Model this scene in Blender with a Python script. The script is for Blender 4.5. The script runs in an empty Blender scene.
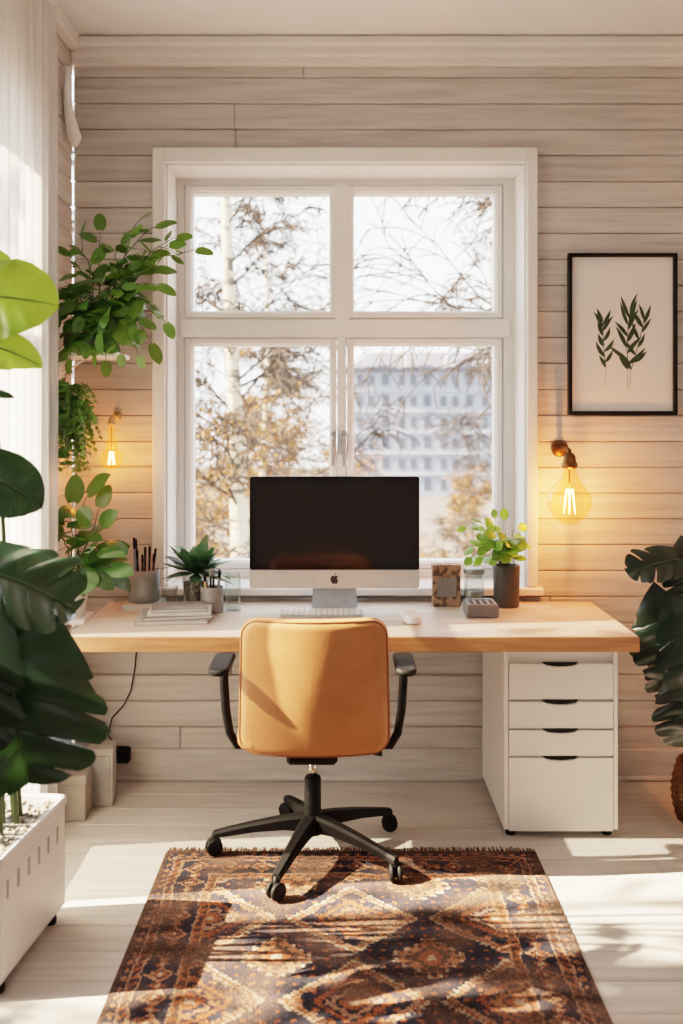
import bpy, bmesh, math, random
from mathutils import Vector, Matrix
random.seed(7)
S = bpy.context.scene
COL = S.collection
PI = math.pi
F = 991.0; HZ = 420.0; CX = 341.5; CH = 1.485
def PX(px, Y): return (px-CX)*Y/F
def PZ(py, Y): return CH-(py-HZ)*Y/F
def P(px, py, Y): return Vector((PX(px,Y), Y, PZ(py,Y)))
V = Vector
def rnd(a,b): return random.uniform(a,b)

# ------------------------------------------------------------------ materials
def newmat(name):
    m = bpy.data.materials.new(name); m.use_nodes = True
    nt = m.node_tree; nt.nodes.clear()
    return m, nt, nt.nodes, nt.links
def mat(name, c1, c2=None, rough=.5, metal=0, scale=8, stretch=(1,1,1), bump=0, bscale=None, attr=False,
        transl=0, tcol=None, detail=4, spec=.5, lo=.35, hi=.65, emis=0, coat=0, sheer=0):
    m, nt, N, L = newmat(name)
    out = N.new('ShaderNodeOutputMaterial'); bs = N.new('ShaderNodeBsdfPrincipled')
    bs.inputs['Roughness'].default_value = rough; bs.inputs['Metallic'].default_value = metal
    bs.inputs['Specular IOR Level'].default_value = spec
    bs.inputs['Coat Weight'].default_value = coat
    tc = N.new('ShaderNodeTexCoord'); mp = N.new('ShaderNodeMapping'); mp.inputs['Scale'].default_value = stretch
    L.new(tc.outputs['Object'], mp.inputs['Vector'])
    nz = N.new('ShaderNodeTexNoise'); nz.inputs['Scale'].default_value = scale; nz.inputs['Detail'].default_value = detail
    L.new(mp.outputs['Vector'], nz.inputs['Vector'])
    rp = N.new('ShaderNodeValToRGB'); rp.color_ramp.elements[0].position = lo; rp.color_ramp.elements[1].position = hi
    c2 = c2 or tuple(x*.9 for x in c1)
    rp.color_ramp.elements[0].color = (*c2,1); rp.color_ramp.elements[1].color = (*c1,1)
    L.new(nz.outputs['Fac'], rp.inputs['Fac'])
    col = rp.outputs['Color']
    if attr:
        at = N.new('ShaderNodeAttribute'); at.attribute_name = 'Col'
        mx = N.new('ShaderNodeMix'); mx.data_type = 'RGBA'; mx.blend_type = 'MULTIPLY'; mx.inputs['Factor'].default_value = 1
        L.new(col, mx.inputs['A']); L.new(at.outputs['Color'], mx.inputs['B']); col = mx.outputs['Result']
    L.new(col, bs.inputs['Base Color'])
    if emis:
        L.new(col, bs.inputs['Emission Color']); bs.inputs['Emission Strength'].default_value = emis
    if bump:
        n2 = nz
        if bscale:
            n2 = N.new('ShaderNodeTexNoise'); n2.inputs['Scale'].default_value = bscale; n2.inputs['Detail'].default_value = 4
            L.new(mp.outputs['Vector'], n2.inputs['Vector'])
        b = N.new('ShaderNodeBump'); b.inputs['Strength'].default_value = bump; b.inputs['Distance'].default_value = .01
        L.new(n2.outputs['Fac'], b.inputs['Height']); L.new(b.outputs['Normal'], bs.inputs['Normal'])
    sh = bs.outputs['BSDF']
    if transl:
        tr = N.new('ShaderNodeBsdfTranslucent')
        if tcol: tr.inputs['Color'].default_value = (*tcol,1)
        else: L.new(col, tr.inputs['Color'])
        ms = N.new('ShaderNodeMixShader'); ms.inputs['Fac'].default_value = transl
        L.new(sh, ms.inputs[1]); L.new(tr.outputs['BSDF'], ms.inputs[2]); sh = ms.outputs['Shader']
    if sheer:
        tp = N.new('ShaderNodeBsdfTransparent'); ms = N.new('ShaderNodeMixShader'); ms.inputs['Fac'].default_value = sheer
        L.new(sh, ms.inputs[1]); L.new(tp.outputs['BSDF'], ms.inputs[2]); sh = ms.outputs['Shader']
    L.new(sh, out.inputs['Surface'])
    return m
def glass(name, tint=(1,1,1), edge=.5, rough=.02, glow=None):
    m, nt, N, L = newmat(name)
    out = N.new('ShaderNodeOutputMaterial'); tr = N.new('ShaderNodeBsdfTransparent'); tr.inputs['Color'].default_value = (*tint,1)
    gl = N.new('ShaderNodeBsdfGlossy'); gl.inputs['Roughness'].default_value = rough
    lw = N.new('ShaderNodeLayerWeight'); lw.inputs['Blend'].default_value = .5
    pw = N.new('ShaderNodeMath'); pw.operation='POWER'; pw.inputs[1].default_value=4; L.new(lw.outputs['Facing'],pw.inputs[0])
    ml = N.new('ShaderNodeMath'); ml.operation='MULTIPLY_ADD'; ml.inputs[1].default_value=edge; ml.inputs[2].default_value=.03; L.new(pw.outputs[0],ml.inputs[0])
    mx = N.new('ShaderNodeMixShader'); L.new(ml.outputs[0], mx.inputs['Fac']); L.new(tr.outputs['BSDF'], mx.inputs[1]); L.new(gl.outputs['BSDF'], mx.inputs[2])
    sh = mx.outputs['Shader']
    if glow:
        em = N.new('ShaderNodeEmission'); em.inputs['Color'].default_value = (*glow[0],1); em.inputs['Strength'].default_value = glow[1]
        ad = N.new('ShaderNodeAddShader'); L.new(sh, ad.inputs[0]); L.new(em.outputs['Emission'], ad.inputs[1]); sh = ad.outputs['Shader']
    L.new(sh, out.inputs['Surface'])
    return m
def emit(name, c, s):
    m, nt, N, L = newmat(name)
    out = N.new('ShaderNodeOutputMaterial'); em = N.new('ShaderNodeEmission'); em.inputs['Color'].default_value = (*c,1); em.inputs['Strength'].default_value = s
    L.new(em.outputs['Emission'], out.inputs['Surface']); return m

MT = dict(
 plank   = mat('whitewashed_plank', (.585,.555,.525), (.43,.405,.38), .65, scale=3.4, stretch=(.9,8,15), bump=.35, attr=True, detail=10, lo=.28, hi=.60),
 plankL  = mat('whitewashed_plank_side', (.585,.555,.525), (.43,.405,.38), .65, scale=3.4, stretch=(8,.9,15), bump=.35, attr=True, detail=10, lo=.28, hi=.60),
 floor   = mat('pale_floor_plank', (.65,.615,.575), (.52,.485,.445), .36, scale=3.0, stretch=(.8,14,8), bump=.06, attr=True, detail=6),
 plaster = mat('ceiling_plaster', (.85,.84,.83), (.82,.81,.80), .85, scale=3, bump=.03, bscale=60),
 trim    = mat('trim_paint', (.59,.56,.53), (.465,.44,.415), .55, scale=3, stretch=(1,8,12), bump=.1),
 crown   = mat('crown_paint', (.77,.75,.725), (.73,.71,.685), .5, scale=3),
 wpaint  = mat('window_white_paint', (.83,.82,.80), (.79,.78,.76), .38, scale=6, bump=.03, bscale=40),
 desk    = mat('desk_wood', (.65,.54,.455), (.50,.40,.33), .42, scale=3.5, stretch=(1.2,12,12), bump=.06, detail=8),
 deskedge= mat('warm_lit_edge_wood', (.47,.215,.092), (.33,.14,.06), .45, scale=4, stretch=(1.2,12,14), bump=.06, detail=8),
 white   = mat('white_lacquer', (.79,.775,.75), (.76,.745,.72), .4, scale=3),
 gap     = mat('cutout_shade', (.012,.011,.010), None, .8),
 slot    = mat('painted_slot_shade', (.33,.325,.32), None, .8),
 black   = mat('black_plastic', (.0045,.0045,.005), (.0065,.0065,.007), .6, scale=40, spec=.2),
 blackm  = mat('black_metal', (.012,.012,.013), None, .4, metal=.5, spec=.3),
 chrome  = mat('chrome', (.75,.74,.72), None, .15, metal=1),
 leather = mat('tan_leather', (.55,.225,.088), (.37,.145,.055), .54, scale=6.5, bump=.06, bscale=140, lo=.25, hi=.7, detail=7, spec=.35),
 leatherd= mat('tan_leather_seam', (.26,.095,.036), None, .6),
 screen  = mat('screen_glass', (.006,.006,.007), None, .08, spec=.45),
 alu     = mat('brushed_silver', (.66,.66,.65), (.60,.60,.59), .32, metal=.55, scale=30),
 alublue = mat('bluish_silver', (.40,.445,.49), (.35,.39,.43), .35, metal=.5, scale=30),
 handle  = mat('handle_metal', (.36,.355,.345), None, .35, metal=.4),
 logo    = mat('dark_logo', (.02,.02,.02), None, .3),
 keyw    = mat('white_keys', (.88,.88,.88), None, .5),
 keyb    = mat('grey_key_base', (.42,.42,.43), None, .5),
 terr    = mat('soil', (.05,.035,.022), (.02,.014,.01), .95, scale=60, bump=.8),
 pebble  = mat('pebbles', (.42,.38,.33), (.12,.10,.085), .8, scale=70, bump=1.0, lo=.4, hi=.6),
 potw    = mat('white_ceramic', (.70,.67,.62), (.62,.59,.54), .4, scale=5),
 potg    = mat('grey_concrete', (.25,.24,.23), (.17,.165,.16), .8, scale=14, bump=.2),
 potd    = mat('dark_grey_ceramic', (.055,.055,.052), (.04,.04,.038), .55, scale=12),
 calc    = mat('grey_plastic', (.16,.155,.15), (.13,.125,.12), .5, scale=20),
 tin     = mat('galvanised_tin', (.27,.27,.268), (.18,.18,.178), .5, metal=.25, scale=18),
 planter = mat('white_planter_plastic', (.72,.715,.705), (.68,.675,.665), .45, scale=5),
 wicker  = mat('wicker', (.17,.088,.043), (.055,.028,.015), .8, scale=45, stretch=(1,1,2), bump=1.0),
 paper   = mat('paper', (.62,.60,.565), (.54,.52,.49), .85, scale=9),
 papergrey=mat('grey_cover', (.22,.215,.205), (.15,.145,.14), .7, scale=8),
 papermid= mat('light_grey_cover',(.42,.41,.39),(.29,.28,.265),.6,scale=14),
 brownbox= mat('brown_patterned', (.30,.18,.11), (.08,.05,.035), .7, scale=35, bump=.2, lo=.45, hi=.55),
 printp  = mat('print_paper', (.78,.765,.74), (.76,.745,.72), .75, scale=3),
 ink     = mat('green_ink', (.035,.068,.038), (.02,.042,.024), .8, scale=20),
 inkpale = mat('pale_green_ink', (.42,.43,.37), (.36,.37,.31), .8, scale=20),
 brass   = mat('aged_brass', (.22,.11,.045), (.10,.05,.02), .4, metal=.9, scale=25),
 brassl  = mat('light_brass', (.55,.40,.22), (.40,.28,.15), .4, metal=.7, scale=25),
 bulb    = glass('amber_bulb_glass', (1,.82,.60), .65, glow=((1,.26,.05),.28)),
 filament= emit('glowing_filament', (1,.44,.12), 70),
 pane    = glass('window_glass', (.98,.99,.99), .3, .01),
 clear   = glass('clear_glass', (.90,.93,.92), .9),
 curtain = mat('sheer_curtain', (.90,.89,.88), (.87,.86,.85), .9, scale=4, stretch=(1,1,.2), transl=.6, bump=.1, bscale=300, sheer=.22),
 mon     = mat('monstera_leaf', (.011,.038,.019), (.0055,.020,.011), .28, scale=9, attr=True, transl=.08, tcol=(.05,.14,.03), coat=.15),
 monlite = mat('backlit_monstera_leaf', (.12,.24,.035), (.06,.15,.020), .36, scale=9, attr=True, transl=.45, tcol=(.32,.47,.055)),
 mondark = mat('dark_monstera_leaf', (.007,.022,.0145), (.004,.012,.0085), .28, scale=9, attr=True, transl=.04, tcol=(.02,.06,.02), coat=.15),
 leafm   = mat('green_leaf', (.050,.130,.032), (.025,.078,.018), .38, scale=14, attr=True, transl=.36, tcol=(.21,.37,.05)),
 leafd   = mat('deep_green_leaf', (.036,.102,.027), (.018,.060,.015), .36, scale=14, attr=True, transl=.3, tcol=(.15,.29,.035)),
 leafb   = mat('bright_leaf', (.15,.33,.05), (.09,.24,.035), .42, scale=14, attr=True, transl=.35, tcol=(.34,.54,.07)),
 leafs   = mat('blue_green_leaf', (.06,.13,.06), (.035,.085,.04), .45, scale=14, attr=True, transl=.2),
 stem    = mat('green_stem', (.045,.08,.022), (.03,.055,.016), .55, scale=20),
 rib     = mat('pale_leaf_rib', (.07,.13,.045), None, .5, scale=20),
 birch   = mat('birch_bark', (.56,.46,.33), (.07,.055,.045), .9, scale=2.2, stretch=(1,1,3), lo=.36, hi=.47),
 twig    = mat('twig_bark', (.040,.026,.017), (.025,.016,.011), .9, scale=6),
 autumn  = mat('autumn_leaf', (.28,.135,.044), (.17,.078,.026), .8, scale=1.5, attr=True, transl=.3),
 greyb   = mat('grey_render', (.23,.255,.305), (.20,.225,.275), .9, scale=.3),
 broof   = mat('dark_roof', (.09,.092,.115), None, .9, scale=.3),
 bwin    = mat('building_window', (.08,.09,.12), (.05,.058,.08), .5, scale=.2),
 bwf     = mat('building_trim', (.31,.335,.38), None, .8, scale=.5),
 ground  = mat('street_ground', (.13,.105,.09), (.08,.065,.055), .95, scale=.2),
 cord    = mat('black_cord', (.01,.01,.01), None, .6),
 sack    = mat('beige_board', (.40,.355,.305), (.33,.29,.245), .8, scale=14, bump=.1),
 greybox = mat('pale_box_board', (.40,.375,.345), (.33,.31,.285), .65, scale=12),
 pencil  = mat('pencil_wood', (.55,.33,.14), None, .6),
 bluepen = mat('blue_grey_pen', (.10,.13,.18), None, .4),
)
def rugmat():
    m, nt, N, L = newmat('woven_rug')
    out = N.new('ShaderNodeOutputMaterial'); bs = N.new('ShaderNodeBsdfPrincipled'); bs.inputs['Roughness'].default_value = .95
    bs.inputs['Specular IOR Level'].default_value = .1
    bs.inputs['Sheen Weight'].default_value = .03
    at = N.new('ShaderNodeAttribute'); at.attribute_name = 'Col'
    tc = N.new('ShaderNodeTexCoord'); nz = N.new('ShaderNodeTexNoise'); nz.inputs['Scale'].default_value = 160; nz.inputs['Detail'].default_value = 3
    L.new(tc.outputs['Object'], nz.inputs['Vector'])
    rp = N.new('ShaderNodeValToRGB'); rp.color_ramp.elements[0].position=.3; rp.color_ramp.elements[0].color=(.65,.63,.62,1); rp.color_ramp.elements[1].position=.7; rp.color_ramp.elements[1].color=(1.55,1.52,1.5,1)
    L.new(nz.outputs['Fac'], rp.inputs['Fac'])
    mx = N.new('ShaderNodeMix'); mx.data_type='RGBA'; mx.blend_type='MULTIPLY'; mx.inputs['Factor'].default_value=1
    L.new(at.outputs['Color'], mx.inputs['A']); L.new(rp.outputs['Color'], mx.inputs['B']); L.new(mx.outputs['Result'], bs.inputs['Base Color'])
    b = N.new('ShaderNodeBump'); b.inputs['Strength'].default_value=.8; b.inputs['Distance'].default_value=.007
    L.new(nz.outputs['Fac'], b.inputs['Height']); L.new(b.outputs['Normal'], bs.inputs['Normal'])
    L.new(bs.outputs['BSDF'], out.inputs['Surface']); return m
MT['rug'] = rugmat()

# ------------------------------------------------------------------ mesh builder
class MB:
    def __init__(s): s.v=[]; s.f=[]; s.c=[]; s.sm=[]; s.col=(1,1,1,1); s.mid=[]
    def add(s, vs, fs, smooth=False):
        o = len(s.v); s.v += [tuple(p) for p in vs]
        for f in fs: s.f.append([i+o for i in f]); s.c.append(s.col); s.sm.append(smooth)
    def tone(s, k, g=1, b=1): s.col=(k,k*g,k*b,1)
    def box(s, x0,x1,y0,y1,z0,z1, b=.002, M=None):
        lo=(x0,y0,z0); hi=(x1,y1,z1)
        b=min(b,(x1-x0)*.45,(y1-y0)*.45,(z1-z0)*.45)
        vs=[]; idx={}
        for sx in (0,1):
            for sy in (0,1):
                for sz in (0,1):
                    sg=(sx,sy,sz)
                    for a in range(3):
                        p=[0,0,0]
                        for k in range(3):
                            e = hi[k] if sg[k] else lo[k]
                            p[k] = e if k==a else e + (-b if sg[k] else b)
                        idx[(sg,a)]=len(vs); vs.append(V(p))
        fs=[]
        for a in range(3):
            o1,o2=(a+1)%3,(a+2)%3
            for sg in (0,1):
                q=[]
                for (u,w) in ((0,0),(1,0),(1,1),(0,1)):
                    t=[0,0,0]; t[a]=sg; t[o1]=u; t[o2]=w; q.append(idx[(tuple(t),a)])
                fs.append(q)
            for u in (0,1):
                for w in (0,1):
                    t0=[0,0,0]; t1=[0,0,0]; t0[a]=0; t1[a]=1
                    for t in (t0,t1): t[o1]=u; t[o2]=w
                    t0=tuple(t0); t1=tuple(t1)
                    fs.append([idx[(t0,o1)],idx[(t1,o1)],idx[(t1,o2)],idx[(t0,o2)]])
        for sx in (0,1):
            for sy in (0,1):
                for sz in (0,1): fs.append([idx[((sx,sy,sz),a)] for a in range(3)])
        if M: vs=[M@p for p in vs]
        s.add(vs, fs)
    def tube(s, pts, r, seg=8, cap=True):
        pts=[V(p) for p in pts]; n=len(pts)
        rs = r if isinstance(r,(list,tuple)) else [r]*n
        t=(pts[1]-pts[0]).normalized()
        up = V((0,0,1)) if abs(t.z)<.9 else V((1,0,0))
        a=t.cross(up).normalized(); vs=[]
        for i in range(n):
            if i==0: t=(pts[1]-pts[0])
            elif i==n-1: t=(pts[-1]-pts[-2])
            else: t=(pts[i+1]-pts[i-1])
            t.normalize(); a=(a-t*a.dot(t))
            if a.length<1e-6: a=t.orthogonal()
            a.normalize(); b=t.cross(a)
            for k in range(seg):
                an=2*PI*k/seg; vs.append(pts[i]+(a*math.cos(an)+b*math.sin(an))*rs[i])
        fs=[]
        for i in range(n-1):
            for k in range(seg):
                k2=(k+1)%seg; fs.append([i*seg+k,i*seg+k2,(i+1)*seg+k2,(i+1)*seg+k])
        s.add(vs,fs,True)
        if cap:
            s.add(vs[:seg],[list(range(seg))[::-1]]); s.add(vs[-seg:],[list(range(seg))])
    def lathe(s, prof, c=(0,0,0), seg=28, M=None, smooth=True):
        vs=[]; fs=[]
        for (r,z) in prof:
            for k in range(seg):
                an=2*PI*k/seg; p=V((r*math.cos(an),r*math.sin(an),z))
                if M: p=M@p
                vs.append(p+V(c))
        for i in range(len(prof)-1):
            for k in range(seg):
                k2=(k+1)%seg; fs.append([i*seg+k,i*seg+k2,(i+1)*seg+k2,(i+1)*seg+k])
        s.add(vs,fs,smooth)
    def poly(s, pts, depth=None):
        n=len(pts)
        if depth is None: s.add(pts,[list(range(n))]); return
        d=V(depth); q=[V(p) for p in pts]; vs=q+[p+d for p in q]
        fs=[list(range(n))[::-1], list(range(n,2*n))]+[[i,(i+1)%n,(i+1)%n+n,i+n] for i in range(n)]
        s.add(vs,fs)
    def slab(s, w, h, R, t, e, fn, nc=7, ne=4, rings=(.85,.6,.3)):
        def outline():
            o=[]
            for (cx,cy,a0) in ((w/2-R,h/2-R,0),(-w/2+R,h/2-R,PI/2),(-w/2+R,-h/2+R,PI),(w/2-R,-h/2+R,1.5*PI)):
                for k in range(nc):
                    a=a0+PI/2*k/(nc-1); o.append((cx+R*math.cos(a), cy+R*math.sin(a)))
            o2=[]
            for i in range(len(o)):
                a=o[i]; b=o[(i+1)%len(o)]; o2.append(a)
                d=math.hypot(a[0]-b[0],a[1]-b[1])
                m=5 if d>.06 else 0
                for q in range(1,m+1): o2.append((a[0]+(b[0]-a[0])*q/(m+1),a[1]+(b[1]-a[1])*q/(m+1)))
            return o2
        base=outline(); cnt=len(base)
        lay=[]
        for k in range(ne+1):
            a=PI/2*k/ne; lay.append((e*(1-math.sin(a)), -t/2+e*(1-math.cos(a))))
        lay += [(i,-n) for (i,n) in lay[::-1]]
        vs=[]; fs=[]
        def ringpts(ins,n,sc=1):
            res=[]
            for (x,y) in base:
                ix=max(-w/2+R,min(w/2-R,x)); iy=max(-h/2+R,min(h/2-R,y))
                dx,dy=x-ix,y-iy; l=math.hypot(dx,dy) or 1
                res.append(fn((x-dx/l*ins)*sc,(y-dy/l*ins)*sc,n))
            return res
        seq=[]
        for sc in rings[::-1]: seq.append(ringpts(e,-t/2,sc))
        for (i,n) in lay: seq.append(ringpts(i,n))
        for sc in rings: seq.append(ringpts(e,t/2,sc))
        for r_ in seq: vs+=r_
        for j in range(len(seq)-1):
            for k in range(cnt):
                k2=(k+1)%cnt; fs.append([j*cnt+k,j*cnt+k2,(j+1)*cnt+k2,(j+1)*cnt+k])
        vs.append(fn(0,0,-t/2)); vs.append(fn(0,0,t/2)); nv=len(vs); last=(len(seq)-1)*cnt
        for k in range(cnt):
            k2=(k+1)%cnt; fs.append([nv-2,k2,k]); fs.append([nv-1,last+k,last+k2])
        s.add(vs,fs,True)
    def leaf(s, base, d, n, L, W, kind='oval', droop=.4, cup=.15, rows=8, wave=0, K=6, ridge=0):
        d=V(d).normalized(); n=V(n); side=d.cross(n)
        if side.length<1e-5: side=d.orthogonal()
        side.normalize(); n=side.cross(d).normalized(); base=V(base)
        if kind=='monstera': rows=max(rows,84)
        cols=(-1,-.78,-.55,-.3,-.1,0,.1,.3,.55,.78,1) if (kind=='monstera' or ridge) else (-1,-.5,0,.5,1)
        vs=[]; al=0; ww=0; ph=rnd(0,6); s.mid=[]
        for i in range(rows+1):
            t=i/rows
            if i: a=droop*t; al+=L/rows*math.cos(a); ww-=L/rows*math.sin(a)
            if kind=='oval': p=math.sin(PI*min(1,t**.85))**.75
            elif kind=='heart': p=1.55*((t+.03)**.38)*((1-t)**.72)
            elif kind=='lance': p=math.sin(PI*t**.8)
            elif kind=='monstera': p=1.55*((t+.06)**.40)*((1-t)**.62)
            else: p=1
            s.mid.append(base+d*al+n*(ww+.002))
            for c in cols:
                hw=W/2*max(p,0); k=1; f=(t*K+(.5 if c<0 else 0))%1; ac=abs(c)
                if kind=='monstera':
                    if .18<t<.95:
                        q=abs(f-.10)/.090
                        if q<1: k=(.44+.14*math.sin(t*9+ph))+(.46*q**2)
                        else: k=1-.08*((f-.62)/.4)**2+.04*math.sin(ph+int(t*K)*2.3)
                    sweep = (ac**1.6)*k*hw*.52 - (ac**1.5)*.24*W*max(0,1-t*4)
                else: sweep = (-ac*.12*W*max(0,1-t*4) if kind=='heart' else 0)+ (ac**1.5)*hw*.2
                x=c*hw*k
                rd=ridge*W*math.cos(2*PI*(f-.60))*min(1,ac*2.2)*(1-.3*ac) if kind=='monstera' else ridge*W*math.cos(2*PI*(t*K-ac*.5))*min(1,ac*2)*(1-.6*ac)
                ax=abs(x)
                vs.append(base+d*(al+sweep)+side*x+n*(ww+cup*ax-(ax**2)/max(W,.01)*cup*3.2+wave*math.sin(t*9+c*2+ph)*hw*ac+rd))
        m=len(cols); fs=[]
        for i in range(rows):
            for j in range(m-1): fs.append([i*m+j,i*m+j+1,(i+1)*m+j+1,(i+1)*m+j])
        s.add(vs,fs,True)
    def build(s, name, material, parent=None, fix=True, clamp=None):
        me=bpy.data.meshes.new(name); vs=s.v
        if clamp: vs=[clamp(p) for p in vs]
        me.from_pydata(vs,[],s.f)
        at=me.attributes.new('Col','FLOAT_COLOR','FACE')
        at.data.foreach_set('color',[x for c in s.c for x in c])
        me.polygons.foreach_set('use_smooth',s.sm)
        if fix:
            bm=bmesh.new(); bm.from_mesh(me); bmesh.ops.remove_doubles(bm,verts=bm.verts,dist=1e-6)
            bmesh.ops.recalc_face_normals(bm,faces=bm.faces); bm.to_mesh(me); bm.free()
        me.materials.append(MT[material] if isinstance(material,str) else material); me.update()
        o=bpy.data.objects.new(name,me); COL.objects.link(o)
        if parent: o.parent=parent
        return o
def thing(name, label, cat, loc=(0,0,0), rz=0, group=None):
    o=bpy.data.objects.new(name,None); COL.objects.link(o); o.location=loc; o.rotation_euler=(0,0,rz); o.empty_display_size=.05
    o['label']=label; o['category']=cat
    if group: o['group']=group
    return o
def tag(o,label,cat,group=None):
    o['label']=label; o['category']=cat
    if group: o['group']=group
    return o
def struct(o): o['kind']='structure'; return o
def one(name, material, label, cat, fn, loc=(0,0,0), rz=0, group=None):
    m=MB(); fn(m); o=m.build(name,material); o.location=loc; o.rotation_euler=(0,0,rz); return tag(o,label,cat,group)

# ------------------------------------------------------------------ room
WY=4.10; LX=-1.11; RX=1.95; BY=-0.9; CZ=3.05
OX0,OX1,OZ0,OZ1 = -.73,.767,.79,2.548      # front window opening
LY0,LY1,LZ0,LZ1 = 2.22,3.46,.18,2.62        # left window opening
def plank_wall(name, material, a0,a1, hole, mapf):
    m=MB(); h=.1075; n=int(CZ/h)+1
    for k in range(n):
        z0=k*h; z1=min((k+1)*h,CZ)
        if z1-z0<.01: continue
        if z1>hole[2] and z0<hole[3]:
            pieces=[(a0,hole[0],z0,z1),(hole[1],a1,z0,z1)]
            if z0<hole[2]: pieces.append((hole[0],hole[1],z0,hole[2]))
            if z1>hole[3]: pieces.append((hole[0],hole[1],hole[3],z1))
        else:
            j=rnd(a0+.3,a1-.3); pieces=[(a0,j,z0,z1),(j,a1,z0,z1)]
        tn=rnd(.90,1.05)
        for (p0,p1,q0,q1) in pieces:
            if q1-q0<.004: continue
            m.tone(tn*rnd(.97,1.03)); off=rnd(0,.0045)
            mapf(m,p0+.0006,p1-.0006,off,.025,q0+.0013,q1-.0013,.0045)
    m.tone(.38)
    T=.34
    for (p0,p1,q0,q1) in ((a0,hole[0],0,CZ),(hole[1],a1,0,CZ),(hole[0],hole[1],0,hole[2]),(hole[0],hole[1],hole[3],CZ)):
        mapf(m,p0,p1,.022,T,q0,q1,0.0005)
    return struct(m.build(name,material))
plank_wall('wall_back','plank',LX,RX,(OX0,OX1,OZ0,OZ1), lambda m,p0,p1,d0,d1,q0,q1,b: m.box(p0,p1,WY+d0,WY+d1,q0,q1,b))
plank_wall('wall_left','plankL',BY,WY,(LY0,LY1,LZ0,LZ1), lambda m,p0,p1,d0,d1,q0,q1,b: m.box(LX-d1,LX-d0,p0,p1,q0,q1,b))
m=MB(); m.box(RX,RX+.1,BY,WY+.3,0,CZ); struct(m.build('wall_right','plaster'))
m=MB(); m.box(LX-.3,RX+.1,BY-.1,BY,0,CZ); struct(m.build('wall_front','plaster'))
m=MB(); m.box(LX-.34,RX+.1,BY-.1,WY+.34,CZ,CZ+.12); struct(m.build('ceiling','plaster'))
m=MB(); y=BY-.1; 
while y<WY+.02:
    y1=y+.145; x=LX-.02-rnd(0,1.2)
    while x<RX:
        x1=x+rnd(1.3,2.4); m.tone(rnd(.92,1.05)); m.box(max(x,LX-.02),min(x1,RX+.05)-.0008,y,y1-.0015,-.03,0,.0018) if x1>LX else None
        x=x1
    y=y1
m.tone(.5); m.box(LX-.34,RX+.1,BY-.1,WY+.34,-.2,-.03)
struct(m.build('floor','floor'))
m=MB(); m.box(LX,RX,WY-.022,WY+.002,.0,.13,.005); m.box(LX,RX,WY-.032,WY+.002,.0,.022,.006); struct(m.build('baseboard_back','trim'))
m=MB(); m.box(LX,LX+.02,LY1,WY-.03,0,.13,.005); struct(m.build('baseboard_left','trim'))
m=MB()
m.box(LX,RX,WY-.03,WY+.002,2.945,CZ-.001,.004); m.box(LX,RX,WY-.055,WY+.002,2.97,CZ-.001,.010); m.box(LX,RX,WY-.085,WY+.002,3.005,CZ-.001,.012)
struct(m.build('trim_1','crown'))
m=MB(); m.box(LX-.001,LX+.05,BY,WY-.085,2.985,CZ-.001,.008); struct(m.build('trim_2','crown'))

# front window
wn=thing('window_1','large white timber window with four panes above the desk','window',(0,0,0)); wn['kind']='structure'
m=MB(); cy0,cy1=WY-.03,WY+.004
m.box(-.778,OX0+.004,cy0,cy1,.80,2.606,.005); m.box(OX1-.004,.807,cy0,cy1,.80,2.606,.005); m.box(OX0,OX1,cy0,cy1,OZ1-.004,2.606,.005)
m.build('casing','wpaint',wn)
m=MB(); d0,d1=WY-.005,4.44
m.box(OX0-.001,OX0+.012,d0,d1,OZ0,OZ1,.001); m.box(OX1-.012,OX1+.001,d0,d1,OZ0,OZ1,.001); m.box(OX0,OX1,d0,d1,OZ1-.012,OZ1+.001,.001)
m.build('reveal_lining','wpaint',wn)
m=MB(); m.box(-.80,.83,WY-.05,WY+.24,.765,.797,.006); m.build('sill','wpaint',wn)
fy0,fy1=4.33,4.42
GX=[(-.650,-.053),(.055,.669)]; GZ=[(1.962,2.476),(.870,1.810)]
m=MB(); e=.034
m.box(OX0+.002,GX[0][0]-e,fy0,fy1,OZ0,OZ1-.002,.004); m.box(GX[1][1]+e,OX1-.002,fy0,fy1,OZ0,OZ1-.002,.004)
m.box(GX[0][0]-e-.01,GX[1][1]+e+.01,fy0,fy1,GZ[0][1]+e,OZ1-.002,.003); m.box(OX0+.03,OX1-.03,fy0,fy1,OZ0,GZ[1][0]-e,.004)
m.box(OX0+.03,OX1-.03,fy0-.012,fy1,GZ[1][1]+e,GZ[0][0]-e,.006)
m.box(-.030,.032,fy0-.0135,fy1,GZ[0][0]-e-.005,GZ[0][1]+e+.003,.001); m.box(-.019,.021,fy0-.006,fy1,OZ0+.02,GZ[1][1]+e+.005,.003)
m.build('frame','wpaint',wn)
for (x0,x1) in GX:
    for (z0,z1) in GZ:
        m=MB(); g=.003
        for (q0,q1,dy) in ((.006,e-g,0),(0,.012,.016)):
            m.box(x0-q1,x0-q0,fy0-.012+dy,fy1-.01,z0-q1,z1+q1,.004); m.box(x1+q0,x1+q1,fy0-.012+dy,fy1-.01,z0-q1,z1+q1,.004)
            m.box(x0-q0-.002,x1+q0+.002,fy0-.012+dy,fy1-.01,z0-q1,z0-q0,.004); m.box(x0-q0-.002,x1+q0+.002,fy0-.012+dy,fy1-.01,z1+q0,z1+q1,.004)
        sa=m.build('sash','wpaint',wn)
        m=MB(); m.box(x0-.002,x1+.002,4.385,4.389,z0-.002,z1+.002,.0005); m.build('pane','pane',sa)
for hx in (-.036,.012):
    m=MB(); z=PZ(446,4.3); m.box(hx-.011,hx+.011,fy0-.030,fy0-.008,z-.045,z+.065,.004)
    m.tube([(hx,fy0-.025,z+.035),(hx,fy0-.055,z+.035),(hx,fy0-.062,z+.018),(hx,fy0-.062,z-.085)],[.010,.010,.010,.008],8)
    m.build('handle','handle',wn)

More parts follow.
